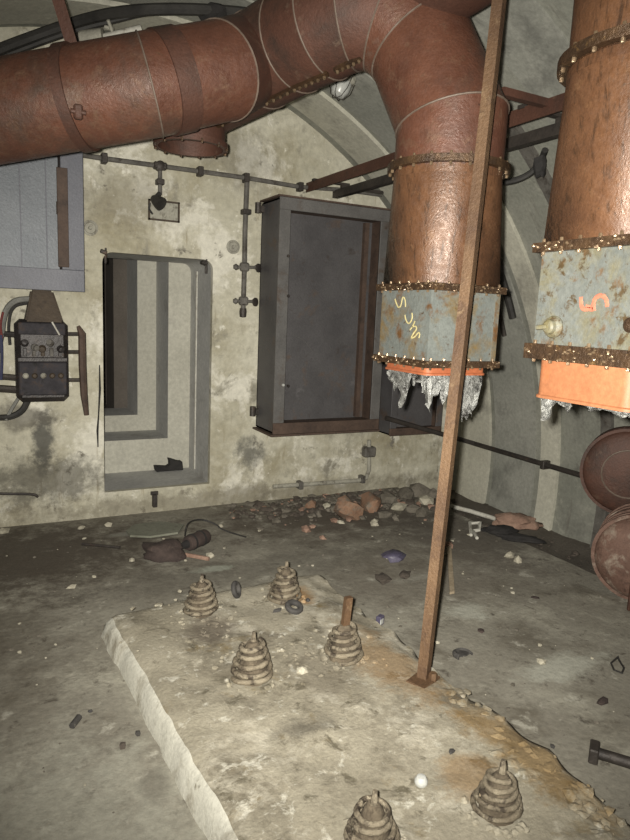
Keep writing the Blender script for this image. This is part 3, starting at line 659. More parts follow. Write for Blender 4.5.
torn(duct2, c2x, c2y, 0.35, zs2 + 0.008, [('x', 0.6, 0.97, 0.11), ('x', 0.0, 0.5, 0.04), ('y', 0.0, 0.6, 0.06)], 31)

# ------------------------------------------------------------------ leaning angle-iron post on the plinth
pb = PZ(421, 681, PZT - 0.005); pt = PD(500, -25, 2.42)
post = thing('angle_iron_post', pb, 'long rusty angle-iron post rising from the broken plinth edge', 'post')
bm = NB(); ax = (pt - pb).normalized()
vd = ((pb + pt) / 2 - CAM).normalized(); sd = ax.cross(vd).normalized()   # profile basis fixed in the room
if sd.x < 0: sd = -sd
bk = ax.cross(sd).normalized()
if bk.dot(vd) < 0: bk = -bk
sd2 = (sd * 0.93 - bk * 0.36).normalized(); bk2 = (bk * 0.93 + sd * 0.36).normalized()
Lp = [(-0.021, 0), (0.021, 0), (0.021, 0.006), (-0.015, 0.006), (-0.015, 0.042), (-0.021, 0.042)]
Lp = [(-x, y) for x, y in Lp]
prism(bm, [pb + sd2 * x + bk2 * y for x, y in Lp], pt - pb); obj('angle_bar', bm, 'rust_pole', post)
bm = NB(); box(bm, pb + Vector((0.01, 0, 0.004)), (0.13, 0.09, 0.012), Matrix.Rotation(0.4, 3, 'Z'), 0.003); obj('foot_plate', bm, 'rust_pole', post)
bolts(post, [pb + Vector((0.045, -0.02, 0.008))], (0, 0, 1), 0.018, 0.03, 'rust_pole', 'nut')

# ------------------------------------------------------------------ bracket rail from the end wall toward the camera
BX, BZ = PY(311, 184, YW).x, PY(311, 184, YW).z
rail = thing('support_rail', (BX, YW, BZ), 'rusty angle-iron rail running out from the end wall behind the ducts', 'rail')
bm = NB(); ye = 1.2
prism(bm, [(BX - 0.05, YW - 0.01, BZ), (BX + 0.05, YW - 0.01, BZ), (BX + 0.05, YW - 0.01, BZ - 0.008), (BX - 0.042, YW - 0.01, BZ - 0.008), (BX - 0.042, YW - 0.01, BZ - 0.075), (BX - 0.05, YW - 0.01, BZ - 0.075)], (0, ye - YW, 0)); obj('angle_bar', bm, 'rust_dark', rail)
bm = NB(); prism(bm, [(BX + 0.20, YW - 0.01, BZ - 0.03), (BX + 0.25, YW - 0.01, BZ - 0.03), (BX + 0.25, YW - 0.01, BZ - 0.09), (BX + 0.20, YW - 0.01, BZ - 0.09)], (0, ye - YW, 0)); obj('square_bar', bm, 'dark_metal', rail)
for y in (4.85, 3.5, 2.6, 1.6):
    bm = NB(); bx(bm, BX - 0.06, BX + 0.27, y - 0.02, y + 0.02, BZ - 0.006, BZ + 0.012); ex = VCX + math.sqrt((VR - 0.04) ** 2 - (BZ - VCZ) ** 2)
    bx(bm, BX + 0.2, ex + 0.03, y - 0.015, y + 0.015, BZ - 0.03, BZ - 0.006); obj('cross_bracket', bm, 'dark_metal', rail)
for y in (c1y, c2y):
    bm = NB(); bx(bm, (c1x if y == c1y else c2x) + 0.27, BX - 0.04, y - 0.02, y + 0.02, BZ - 0.035, BZ - 0.0); obj('duct_bracket', bm, 'rust_dark', rail)
# vertical plate brace from the rail down to the duct's flange, seen left of the drop
# ------------------------------------------------------------------ wall cabinets
def cabinet(name, x0, x1, y, z0, z1, label, mats, fr=0.075, rec=0.10, hinges=True, inner=None):
    """shallow steel cabinet on the end wall: carcass, raised front frame, recessed panel"""
    mc, mf, mp, ms = mats
    t = thing(name, ((x0 + x1) / 2, YW, z0), label, 'cabinet')
    bm = NB(); bx(bm, x0, x0 + 0.012, y + 0.01, YW - 0.005, z0, z1); bx(bm, x1 - 0.012, x1, y + 0.01, YW - 0.005, z0, z1); bx(bm, x0, x1, y + 0.01, YW - 0.005, z1 - 0.012, z1); bx(bm, x0, x1, y + 0.01, YW - 0.005, z0, z0 + 0.012); bx(bm, x0, x1, YW - 0.02, YW - 0.008, z0, z1)
    obj('carcass', bm, mc, t, smooth=False)
    for nm, a in (('side_rail', (x0 - 0.006, x0 + fr, z0 + fr, z1 - fr)), ('side_rail', (x1 - fr, x1 + 0.006, z0 + fr, z1 - fr)), ('top_rail', (x0 - 0.006, x1 + 0.006, z1 - fr, z1 + 0.006)), ('bottom_rail', (x0 - 0.006, x1 + 0.006, z0 - 0.006, z0 + fr))):
        bm = NB(); bx(bm, a[0], a[1], y - 0.006, y + 0.012, a[2], a[3], 0.003); obj(nm, bm, mf if (nm != 'bottom_rail' or mf == 'bluegrey') else ms, t)
    for nm, a in (('recess_side', (x1 - fr, x1 - fr + 0.006, z0 + fr, z1 - fr)), ('recess_side', (x0 + fr - 0.006, x0 + fr, z0 + fr, z1 - fr)), ('recess_side', (x0 + fr, x1 - fr, z1 - fr, z1 - fr + 0.006)), ('recess_side', (x0 + fr, x1 - fr, z0 + fr - 0.006, z0 + fr))):
        bm = NB(); bx(bm, a[0], a[1], y + 0.004, y + rec, a[2], a[3]); obj(nm, bm, ms, t)
    bm = NB(); bx(bm, x0 + fr - 0.004, x1 - fr + 0.004, y + rec, y + rec + 0.01, z0 + fr - 0.004, z1 - fr + 0.004); obj('panel', bm, mp, t)
    return t
cx0, cx1, cy_ = 2.075, PY(384, 320, 4.63).x, 4.63
cab = cabinet('steel_cabinet', cx0, cx1, cy_, 0.655, 2.455, 'tall dark grey steel cabinet with recessed front, beside the doorway', ('cabinet', 'cabinet_frame', 'cabinet', 'cabinet_rust'), 0.085, 0.13)
# flat-bar hinges on the wall side, rivets on the frame, bottom angle
for zz in (2.40, 0.78):
    bm = NB(); tube(bm, [(cx0 - 0.05, YW - 0.05, zz - 0.03), (cx0 - 0.05, YW - 0.05, zz + 0.05)], 0.025, 10); bx(bm, cx0 - 0.06, cx0 + 0.01, YW - 0.06, YW - 0.004, zz - 0.02, zz + 0.03, 0.004); obj('hinge', bm, 'dark_metal', cab)
bm = NB(); bx(bm, cx0 - 0.03, cx1 + 0.01, cy_ - 0.02, YW - 0.006, 0.635, 0.650); obj('bottom_angle', bm, 'cabinet_rust', cab)
bm = NB(); bx(bm, cx0 - 0.02, cx1 + 0.01, cy_ - 0.01, YW - 0.006, 2.462, 2.475); obj('top_angle', bm, 'cabinet_rust', cab)
for i, (px, py) in enumerate(((288, 256), (288, 296), (283, 385), (288, 386))):
    p = PY(px, py, cy_ - 0.006); bolts(cab, [p], (0, -1, 0), 0.012, 0.012, 'white' if i == 2 else 'dark_metal', 'rivet')
bm = NB(); a = PY(294, 335, cy_ + 0.128); b_ = PY(314, 353, cy_ + 0.128); tube(bm, [a, a.lerp(b_, 0.5) + Vector((0, 0, 0.03)), b_], 0.0025, 5); obj('scratch', bm, 'cabinet_frame', cab)
bm = NB(); bx(bm, cx1 - 0.085 - 0.09, cx1 - 0.085 - 0.05, cy_ + 0.09, cy_ + 0.13, 0.75, 2.36); obj('inner_stile', bm, 'cabinet_rust', cab)
# second cabinet further along the wall, mostly hidden by the drop duct
x0b = PY(388, 420, 4.66).x + 0.03
cabinet('steel_cabinet', x0b, PY(441, 420, 4.66).x, 4.66, PY(415, 434, 4.66).z, 2.05, 'dark blue-grey steel cabinet half hidden behind the chalk-marked box', ('cabinet', 'cabinet', 'cabinet', 'cabinet_rust'), 0.06, 0.06)
# filter box up left
fy = 4.72
fx1 = PY(83, 240, fy).x; fz0 = PY(60, 290, fy).z
fb = cabinet('filter_box', -0.45, fx1, fy, fz0, fz0 + 1.15, 'blue-grey steel wall box with recessed panel, under the rusty duct', ('bluegrey', 'bluegrey', 'bluepanel', 'cabinet_rust'), 0.135, 0.14)
for px in (20, 46):
    p = PY(px, 200, fy + 0.138); bm = NB(); bx(bm, p.x - 0.004, p.x + 0.004, p.y - 0.004, p.y + 0.004, fz0 + 0.14, fz0 + 1.0); obj('panel_seam', bm, 'bluegrey', fb)
p = PY(62.5, 215, fy - 0.012); bm = NB(); bx(bm, PY(57, 215, fy).x, PY(68, 215, fy).x, fy - 0.02, fy - 0.006, fz0 + 0.15, PY(62, 168, fy).z, 0.003); obj('door_bar', bm, 'cabinet_rust', fb)
p = PY(66, 210, fy - 0.02); bm = NB(); tube(bm, [p + Vector((-0.05, 0.02, 0.05)), p + Vector((-0.05, 0.02, -0.03))], 0.008, 8); obj('latch', bm, 'hood_rust', fb)

# ------------------------------------------------------------------ switchgear on the wall
def wy(px, py, y=YW): return PY(px, py, y)
sy = 4.80
q0, q1 = PY(14.5, 319, sy), PY(70, 402, sy)
sw = thing('switch_box', (0.5 * (q0.x + q1.x), YW, q1.z), 'black electrical switch box with exposed terminals and side lever, mounted below the filter box', 'switch box')
X0, X1, Z0, Z1 = q0.x, q1.x, q1.z, q0.z
bm = NB(); bx(bm, X0, X1, sy + 0.012, YW - 0.03, Z0, Z1, 0.035); obj('casing', bm, 'switch_black', sw)
bm = NB(); bx(bm, X0 + 0.02, X1 - 0.02, sy + 0.005, sy + 0.035, Z0 + (Z1 - Z0) * 0.82, Z1 - 0.02, 0.006); obj('cover_plate', bm, 'switch_grey', sw)
zm = Z0 + (Z1 - Z0) * 0.53
bm = NB(); bx(bm, X0 + 0.01, X1 - 0.01, sy - 0.002, sy + 0.03, zm - 0.02, zm + 0.012, 0.005); obj('terminal_bar', bm, 'switch_black', sw)
bm = NB(); bx(bm, X0 + 0.015, X1 - 0.015, sy + 0.0, sy + 0.035, Z0 + 0.05, zm - 0.02, 0.008); lp = obj('cover_plate', bm, 'switch_grey', sw)
for k in range(5):
    x = X0 + (X1 - X0) * (0.17 + 0.165 * k); jt = 0.018 * math.sin(k * 2.3 + 1)
    bm = NB(); lathe(bm, [(0.026, 0), (0.026, 0.03), (0.018, 0.04), (0.018, 0.055), (0, 0.058)], 12, (x, sy + 0.035, zm + 0.085 + jt), (0.35 * math.sin(k * 1.7), -1, 0.3 * math.cos(k * 2.1))); bx(bm, x - 0.012, x + 0.012, sy - 0.012, sy + 0.03, zm + 0.02, zm + 0.06 + jt, 0.003); obj('terminal', bm, 'switch_black' if k in (0, 4) else 'conduit' if k % 2 else 'hood_rust', sw)
    bm = NB(); lathe(bm, [(0.018, 0), (0.020, 0.012), (0.012, 0.022), (0, 0.024)], 10, (x, sy, Z0 + (Z1 - Z0) * 0.33), (0, -1, 0)); obj('screw', bm, 'conduit_pale' if k in (0, 2) else 'hood_rust', sw)
bm = NB(); bx(bm, (X0 + X1) / 2 - 0.05, (X0 + X1) / 2 + 0.04, sy + 0.022, sy + 0.032, Z0 + 0.028, Z0 + 0.038); obj('name_strip', bm, 'conduit_pale', sw)
a = PY(52, 322, sy - 0.01); b_ = PY(59.5, 335, sy - 0.02); bm = NB(); tube(bm, [a, b_], 0.006, 6); obj('loose_pin', bm, 'whitepaint', sw)
# tapered hood above
bm = NB(); xm = (X0 + X1) / 2; h0, h1 = PY(40, 322, sy).z, PY(45, 290, sy).z
t0 = [(PY(25, 319, sy).x, sy + 0.01), (PY(64, 319, sy).x, sy + 0.01), (PY(64, 319, sy).x, YW - 0.03), (PY(25, 319, sy).x, YW - 0.03)]
t1 = [(PY(32, 292, sy).x, sy + 0.06), (PY(54, 292, sy).x, sy + 0.06), (PY(54, 292, sy).x, YW - 0.04), (PY(32, 292, sy).x, YW - 0.04)]
A = [bm.verts.new((x, y, h0)) for x, y in t0]; B = [bm.verts.new((x, y, h1)) for x, y in t1]
for k in range(4): bm.faces.new((A[k], A[(k + 1) % 4], B[(k + 1) % 4], B[k]))
bm.faces.new(B); bm.faces.new(A[::-1]); bmesh.ops.bevel(bm, geom=bm.edges[:], offset=0.012, segments=2, affect='EDGES'); obj('hood', bm, 'hood_rust', sw)
# side lever on two brackets
for py in (334, 352, 380):
    a = PY(68, py, 4.88); b_ = PY(81, py, 4.86); bm = NB(); tube(bm, [a, b_], 0.014, 8); obj('lever_bracket', bm, 'dark_metal', sw)
lv = [PY(78, 326, 4.84), PY(82, 334, 4.83), PY(82.5, 365, 4.83), PY(84, 395, 4.83), PY(86.5, 415, 4.83)]
bm = NB(); tube(bm, lv, [0.012, 0.026, 0.027, 0.025, 0.017], 8); obj('lever', bm, 'cabinet_rust', sw)
# cables and stub conduits to the left
def cab_run(name, pxs, r, m, parent=None):
    bm = NB(); P = [PY(*p) for p in pxs]
    for _ in range(2):
        Q = [P[0]]
        for a, b in zip(P, P[1:]): Q += [a.lerp(b, 0.25), a.lerp(b, 0.75)]
        P = Q + [P[-1]]
    tube(bm, P, r, 8); return obj(name, bm, m, parent)
cab_run('cable', [(30, 299, 4.9), (14, 300, 4.9), (4, 312, 4.88), (1, 340, 4.9), (-6, 360, 4.95)], 0.020, 'cable_grey', sw)
cab_run('cable', [(28, 303, 4.93), (12, 306, 4.93), (8, 325, 4.93), (10, 345, 4.93)], 0.010, 'cable', sw)
cab_run('cable', [(28, 400, 4.9), (22, 412, 4.9), (8, 418, 4.9), (-10, 417, 4.95)], 0.022, 'cable', sw)
cab_run('cable', [(20, 396, 4.92), (12, 408, 4.9), (6, 420, 4.9)], 0.012, 'cable_grey', sw)
cab_run('red_wire', [(3, 312, 4.86), (0, 325, 4.86), (2, 338, 4.86)], 0.008, 'red_wire', sw)
cab_run('blue_wire', [(1, 335, 4.86), (2, 355, 4.86), (1, 380, 4.86)], 0.010, 'blue_wire', sw)
for py, r in ((378, 0.022), (390, 0.026), (335, 0.020)): cab_run('stub_conduit', [(18, py, 4.9), (8, py - 1, 4.9), (-12, py - 2, 4.9)], r, 'dark_metal', sw)

# ------------------------------------------------------------------ conduits on the end wall
def run(name, pts, r, m, label, cat, clamps=()):
    t = thing(name, pts[0], label, cat); bm = NB(); tube(bm, pts, r, 10); obj('pipe', bm, m, t)
    return t
def clamp(parent, p, horiz=True, r=0.02, m='dark_metal'):
    bm = NB()
    if horiz: bx(bm, p.x - 0.02, p.x + 0.02, p.y - r - 0.008, YW + 0.002, p.z - r - 0.01, p.z + r + 0.01, 0.004)
    else: bx(bm, p.x - r - 0.01, p.x + r + 0.01, p.y - r - 0.008, YW + 0.002, p.z - 0.02, p.z + 0.02, 0.004)
    obj('clamp', bm, m, parent)
yc = YW - 0.035
hp = [PY(70, 153, yc), PY(100, 158, yc), PY(160, 166, yc), PY(200, 171.5, yc), PY(247, 178, yc), PY(300, 187, yc), PY(345, 190, yc), PY(395, 197, yc)]
hc = run('wall_conduit', hp, 0.018, 'conduit', 'dark horizontal conduit pipe crossing the wall above the doorway', 'conduit')
for px, py in ((104, 158.5), (200, 171.5), (246, 178), (300, 187)): clamp(hc, PY(px, py, yc), True, 0.024)
p = PY(160, 166, yc); bm = NB(); lathe(bm, [(0.036, -0.03), (0.036, 0.02), (0.02, 0.03), (0, 0.03)], 14, p, (0, -1, 0)); bx(bm, p.x - 0.05, p.x + 0.05, p.y - 0.026, p.y + 0.03, p.z - 0.026, p.z + 0.026, 0.01); obj('tee_box', bm, 'dark_metal', hc)
dc = run('drop_conduit', [PY(160, 168, yc), PY(160, 195, yc)], 0.016, 'conduit', 'short conduit dropping to the lamp holder over the doorway', 'conduit'); clamp(dc, PY(160, 182, yc), False, 0.018)
vp = [PY(247, 180, yc), PY(245, 230, yc), PY(244.5, 265, yc), PY(243, 312, yc)]
vc = run('vertical_pipe', vp, 0.020, 'conduit', 'vertical grey pipe with two stop cocks beside the tall cabinet', 'pipe')
for py, l, r_ in ((267, 236, 257), (301, 235.5, 254)):
    xx = 244.5 - (py - 265) * 0.03
    a, b_ = PY(l, py, yc - 0.02), PY(r_, py + 0.5, yc - 0.02); bm = NB(); tube(bm, [a, b_], 0.013, 8)
    for e in (a, b_): rock(bm, e, (0.045, 0.045, 0.05), int(py), 1, 0.1)
    box(bm, PY(xx, py, yc - 0.005), (0.07, 0.06, 0.07), None, 0.012); obj('stop_cock', bm, 'conduit', vc)
    p = PY(r_, py + 1, yc - 0.03); bm = NB(); lathe(bm, [(0.012, 0), (0.035, 0.006), (0.035, 0.02), (0.012, 0.026), (0, 0.026)], 12, p, (0.6, -0.8, 0)); obj('hand_wheel', bm, 'dark_metal', vc)
bm = NB(); p = PY(243, 312, yc); lathe(bm, [(0.026, -0.03), (0.03, 0.0), (0.026, 0.04), (0, 0.045)], 12, p, (0, 0, -1)); obj('end_cap', bm, 'dark_metal', vc)
clamp(vc, PY(246, 212, yc), False, 0.024)
# lamp holder on its square plate
p0, p1 = PY(148, 199, YW), PY(179, 223, YW)
lh = thing('wall_lamp_holder', ((p0.x + p1.x) / 2, YW, p1.z), 'square wall plate with a broken black lamp holder over the doorway', 'lamp holder')
bm = NB()
for a in ((p0.x, p1.x, p0.z - 0.012, p0.z), (p0.x, p1.x, p1.z, p1.z + 0.012), (p0.x, p0.x + 0.012, p1.z, p0.z), (p1.x - 0.012, p1.x, p1.z, p0.z)): bx(bm, a[0], a[1], YW - 0.02, YW + 0.003, a[2], a[3])
obj('plate_rim', bm, 'hood_rust', lh)
bm = NB(); bx(bm, p0.x + 0.01, p1.x - 0.01, YW - 0.006, YW + 0.003, p1.z + 0.01, p0.z - 0.01); obj('back_plate', bm, 'conduit_pale', lh)
p = PY(157, 201, YW - 0.06); bm = NB(); lathe(bm, [(0, -0.045), (0.022, -0.045), (0.036, -0.02), (0.048, 0.02), (0.052, 0.045), (0.03, 0.04), (0, 0.02)], 16, p, (0.5, -0.6, -0.5)); tube(bm, [p + Vector((0, 0.02, 0.03)), PY(160, 193, yc)], 0.018, 8); obj('lamp_socket', bm, 'cable', lh)
a = PY(150, 203, YW - 0.05); bm = NB(); tube(bm, [a, PY(149, 209, YW - 0.05), PY(152.5, 214, YW - 0.03)], 0.007, 6); obj('loose_wire', bm, 'cable', lh)
# round plugs cast in the wall
for k, (px, py, lab) in enumerate(((90, 228, 'round plastered wall plug between filter box and doorway'), (233, 247, 'round plastered wall plug beside the vertical pipe'))):
    p = PY(px, py, YW); bm = NB(); lathe(bm, [(0.055, 0.004), (0.055, -0.006), (0.040, -0.012), (0.036, -0.004), (0.014, -0.004), (0.010, -0.018), (0, -0.018)], 18, p + Vector((0, 0, 0)), (0, 1, 0)); tag(obj('wall_plug', bm, 'conduit_pale'), lab, 'wall plug')
# low pipe under the tall cabinet
yl = YW - 0.04
lp_ = run('low_pipe', [PY(273, 486.5, yl), PY(310, 484, yl), PY(358, 480.5, yl), PY(366, 478, yl), PY(369, 470, yl), PY(369, 440, yl)], 0.019, 'conduit_pale', 'thin pale pipe bending up to the underside of the tall cabinet', 'pipe')
for px, py in ((300, 485), (362, 479)): clamp(lp_, PY(px, py, yl), True, 0.024, 'conduit')
bm = NB(); p = PY(369, 452, yl); bx(bm, p.x - 0.06, p.x + 0.06, p.y - 0.035, YW, p.z - 0.045, p.z + 0.05, 0.012); obj('coupling', bm, 'conduit', lp_)
# right-hand wall pipe
rz = 0.46; rx = VCX + math.sqrt((VR - 0.03) ** 2 - (rz - VCZ) ** 2) - 0.05
rp = run('side_pipe', [(rx, 3.28, rz), (rx, 4.6, rz + 0.01), (rx - 0.03, 4.62, rz + 0.02), tuple(PY(386, 418, 4.58))], 0.022, 'dark_metal', 'dark pipe running low along the curved side wall', 'pipe')
for y in (3.75,):
    bm = NB(); bx(bm, rx - 0.03, rx + 0.09, y - 0.02, y + 0.02, rz - 0.035, rz + 0.035, 0.004); obj('clamp', bm, 'dark_metal', rp)
# small stub in the wall foot under the doorway
p = PY(154.5, 500, YW - 0.01); bm = NB(); bx(bm, p.x - 0.018, p.x + 0.018, YW - 0.035, YW + 0.004, p.z - 0.055, p.z + 0.05, 0.004); bx(bm, p.x - 0.03, p.x + 0.03, YW - 0.015, YW + 0.004, p.z + 0.04, p.z + 0.07, 0.003); tag(obj('iron_stub', bm, 'dark_metal'), 'small iron stub sticking out of the wall below the door sill', 'bracket')
p = PY(2, 497, YW); 
cab_run('floor_cable', [(-15, 493, YW - 0.02), (10, 494, YW - 0.02), (34, 494, YW - 0.015), (38, 497, YW - 0.015)], 0.010, 'dark_metal')
tag(bpy.data.objects['floor_cable'], 'thin dark cable clipped low on the wall below the switch box', 'cable')

# ------------------------------------------------------------------ vault fittings
def vault_cable(name, pts, r, m, label):
    bm = NB(); P = pts
    for _ in range(2):
        Q = [P[0]]
        for a, b in zip(P, P[1:]): Q += [a.lerp(b, 0.25), a.lerp(b, 0.75)]
        P = Q + [P[-1]]
    tube(bm, P, r, 8); return tag(obj(name, bm, m), label, 'cable')
base = [(-40, 66), (0, 49), (40, 34), (75, 22), (110, 13), (150, 9), (200, 9), (260, 14), (320, 30)]
vault_cable('ceiling_cable', [PD(x, y, 3.85 + 0.1 * math.sin(x * .03)) for x, y in base], 0.032, 'cable', 'thick black cable sagging along the vault above the duct')
vault_cable('ceiling_cable', [PD(x, y + (8 if x < 120 else 2), 3.95) for x, y in base], 0.020, 'cable', 'thinner black cable below the thick one above the duct')
p = PD(216, 19, 3.9); bm = NB(); rock(bm, p, (0.20, 0.16, 0.14), 3, 2, 0.2); tag(obj('cable_joint', bm, 'black_rag'), 'black lumpy cable joint hanging over the duct elbow', 'cable joint')
# strip lamp with clip above the duct
a, b_ = PD(72, 46, 3.9), PD(142, 31, 3.95)
sl = thing('strip_lamp', a, 'dirty white strip lamp with end cap and clip above the duct', 'lamp')
bm = NB(); tube(bm, [PD(104, 40, 3.92), b_], 0.035, 12); obj('tube_body', bm, 'whitepaint', sl)
bm = NB(); tube(bm, [PD(82, 42, 3.9), PD(104, 39, 3.9)], 0.06, 14); obj('end_box', bm, 'conduit_pale', sl)
bm = NB(); tube(bm, [PD(72, 40, 3.9), PD(77, 38, 3.9)], 0.03, 10); tube(bm, [PD(77, 40, 3.9), PD(83, 42, 3.9)], 0.04, 10); obj('end_cap', bm, 'dark_metal', sl)
bm = NB(); tube(bm, [PD(112, 31, 3.85), PD(108, 20, 3.8)], 0.010, 6); tube(bm, [PD(105, 27, 3.85), PD(113, 29, 3.85)], 0.012, 6); obj('clip', bm, 'conduit_pale', sl)
# bulkhead lamp on the vault
p = PV(345, 77, VR - 0.03); nrm = (Vector((VCX, p.y, VCZ)) - p).normalized()
bl = thing('bulkhead_lamp', p, 'small white bulkhead lamp fixed to the vault beside the duct elbow', 'lamp')
bm = NB(); lathe(bm, [(0.08, -0.005), (0.08, 0.02), (0.065, 0.04), (0, 0.04)], 20, p, nrm); obj('base', bm, 'conduit_pale', bl)
bm = NB(); lathe(bm, [(0.062, 0.03), (0.066, 0.07), (0.062, 0.10), (0.045, 0.13), (0.015, 0.141), (0, 0.142)], 20, p, nrm); obj('glass_dome', bm, 'white', bl)
fm = frame_of(nrm); bm = NB()
for k in range(3):
    a = k * math.pi / 3; u = fm @ Vector((math.cos(a), math.sin(a), 0)); tube(bm, [p + u * 0.08 + nrm * 0.015, p + u * 0.077 + nrm * 0.09, p + u * 0.045 + nrm * 0.145, p + nrm * 0.153, p - u * 0.045 + nrm * 0.145, p - u * 0.077 + nrm * 0.09, p - u * 0.08 + nrm * 0.015], 0.0028, 6)
obj('guard_wire', bm, 'dark_metal', bl)
# loose cables hanging on the curved wall
def hug(angs, y, r, m, label, off=0.04, wob=0.03):
    P = [vpt(math.radians(a), y + wob * mnoise.noise(Vector((a * 0.1, y, 0))), VR - off - (0.05 * i / len(angs))) for i, a in enumerate(angs)]
    return vault_cable('hanging_cable', P, r, m, label)
hug([50, 44, 38, 33, 29, 26], 3.93, 0.030, 'cable', 'black cable hanging down the curved wall between the two drop ducts')
hug([44, 38, 32, 27, 23], 4.08, 0.02, 'dark_metal', 'thin dark cable hanging behind the first drop duct')
vault_cable('loose_cable', [PD(500, 183, 3.9), PD(518, 180, 3.9), PD(533, 172, 3.85), PD(541, 160, 3.8), PD(545, 150, 3.7)], 0.018, 'cable', 'loose black cable end looped under the support rail')
p = PD(540, 166, 3.75); bm = NB(); rock(bm, p, (0.06, 0.07, 0.12), 12, 2, 0.3); tag(obj('cable_tangle', bm, 'black_rag'), 'black tangle of cable remains below the support rail', 'cable remains')

# ------------------------------------------------------------------ coil springs left on the plinth
def spring(px, py, r0, r1, h, turns, label, rod=None, seed=0, lean=(0, 0)):
    b = PZ(px, py, PZT); t = thing('coil_spring', b, label, 'spring', 'coil spring mounts on the plinth')
    rnd = random.Random(seed); bm = NB(); P = []; n = int(turns * 18)
    for k in range(n + 1):
        u = k / n; a = 2 * math.pi * turns * u + seed; r = (r0 + (r1 - r0) * u) * (1 + 0.13 * mnoise.noise(Vector((k * 0.11, seed * 3.1, 1))) + 0.06 * mnoise.noise(Vector((k * 0.4, seed, 5))))
        P.append(b + Vector((r * math.cos(a) + lean[0] * u, r * math.sin(a) + lean[1] * u, 0.012 + (h - 0.02) * u + 0.008 * mnoise.noise(Vector((k * 0.15, seed, 9))))))
    wr = h / turns * 0.33
    tube(bm, P, [wr * (0.8 + 0.55 * abs(mnoise.noise(Vector((k * 0.3, seed, 0))))) for k in range(n + 1)], 8); obj('coil', bm, 'spring', t, sharp=60)
    bm = NB(); k = 0.78
    lathe(bm, [(0, 0.0), (r0 * k, 0.0), (r0 * k * 0.9, h * 0.3), (r1 * k, h * 0.85), (r1 * 0.5, h * 0.98), (0, h)], 14, b)
    for v in bm.verts: v.co += Vector((lean[0] * (v.co.z - b.z) / h, lean[1] * (v.co.z - b.z) / h, 0)) + Vector((1, 1, 0)) * 0.006 * mnoise.noise(v.co * 30)
    obj('core', bm, 'spring_mud_shade', t)
    tip = b + Vector((lean[0], lean[1], h * 0.95)); bm = NB()
    if rod: prism(bm, [tip + Vector((x, y, -0.03)) for x, y in ((-0.016, -0.012), (0.016, -0.012), (0.016, 0.012), (-0.016, 0.012))], (0.012, 0, rod)); obj('threaded_rod', bm, 'rust_pole', t)
    else: tube(bm, [tip - Vector((0, 0, 0.03)), tip + Vector((0.002, 0, 0.018)), tip + Vector((0.004, 0.002, 0.045))], [0.013, 0.011, 0.007], 8); obj('bolt', bm, 'spring', t)
    # rubble crust round the foot
    bm = NB()
    for k in range(14):
        a = rnd.random() * 6.28; r = r0 * (1.0 + rnd.random() * 0.35); s = 0.012 + 0.02 * rnd.random(); rock(bm, b + Vector((r * math.cos(a), r * math.sin(a), 0.004)), (s, s, s * 0.7), seed * 50 + k)
    o = obj('crust', bm, 'plinth', t, smooth=False); o['kind'] = 'stuff'
spring(201, 613, 0.082, 0.040, 0.165, 5.0, 'squat rusted coil spring on the plinth corner, away from the rubber rings', None, 1)
spring(284, 600, 0.082, 0.038, 0.175, 5.2, 'rusted coil spring with a flat rubber ring lying at its foot', None, 2, (0.006, 0))
spring(252, 678, 0.085, 0.042, 0.165, 4.6, 'pale rusted coil spring on the middle of the plinth', None, 3)
spring(343, 657, 0.082, 0.042, 0.155, 4.6, 'coil spring with a tall square rod standing on top of it', 0.16, 4)
spring(371, 846, 0.078, 0.038, 0.135, 4.6, 'coil spring with a smooth pale domed tip near the white cap', None, 5)
spring(497, 812, 0.075, 0.036, 0.135, 4.8, 'dark rusted coil spring on the orange-stained broken plinth edge', None, 6, (0.004, 0))

def ring(px, py, R_, r, tilt, label, m='rubber'):
    p = PZ(px, py, PZT + 0.012); bm = NB()
    tube(bm, [p + Matrix.Rotation(tilt[1], 3, 'Z') @ (Matrix.Rotation(tilt[0], 3, 'X') @ Vector((R_ * math.cos(a), R_ * math.sin(a), 0))) + Vector((0, 0, R_ * abs(math.sin(tilt[0])) + (r - 0.01))) for a in [2 * math.pi * k / 24 for k in range(24)]], r, 10, closed=True)
    return tag(obj('rubber_ring', bm, m), label, 'ring')
ring(236, 596, 0.034, 0.013, (1.25, 0.9), 'black rubber ring standing on edge on the plinth')
ring(294, 610, 0.033, 0.015, (0.35, 0.2), 'black rubber ring lying flat at the foot of a spring')
def lump(px, py, z, s, m, name, label, cat, seed, group=None, sub=1, rot=None, jit=0.28):
    p = PZ(px, py, z); bm = NB(); rock(bm, p + Vector((0, 0, s[2] * 0.3)), s, seed, sub, jit, rot); return tag(obj(name, bm, m, smooth=(sub > 1), sharp=45), label, cat, group)
lump(278, 611, PZT, (0.05, 0.025, 0.02), 'rubber', 'rubber_scrap', 'small black rubber scrap next to the flat ring', 'scrap', 21)
lump(308, 601, PZT, (0.03, 0.025, 0.02), 'rubber', 'rubber_scrap', 'tiny dark scrap on the far side of the flat ring', 'scrap', 22)
p = PZ(421, 782, PZT + 0.012); bm = NB(); lathe(bm, [(0, -0.008), (0.018, -0.008), (0.022, 0.0), (0.021, 0.01), (0.014, 0.02), (0, 0.024)], 20, p); tag(obj('white_cap', bm, 'white'), 'small shiny white cap lying on the plinth', 'cap')  # just a small round white cap
lump(452, 752, PZT, (0.03, 0.02, 0.012), 'rubber', 'dark_chip', 'small dark chip on the plinth near the broken edge', 'chip', 23)
lump(302, 672, PZT, (0.05, 0.035, 0.03), 'stone_light', 'plaster_chunk', 'white plaster chunk between two springs on the plinth', 'plaster chunk', 24)
lump(262, 590, PZT, (0.04, 0.03, 0.02), 'stone_light', 'plaster_chunk', 'white plaster chunk behind the flat rubber ring', 'plaster chunk', 25)

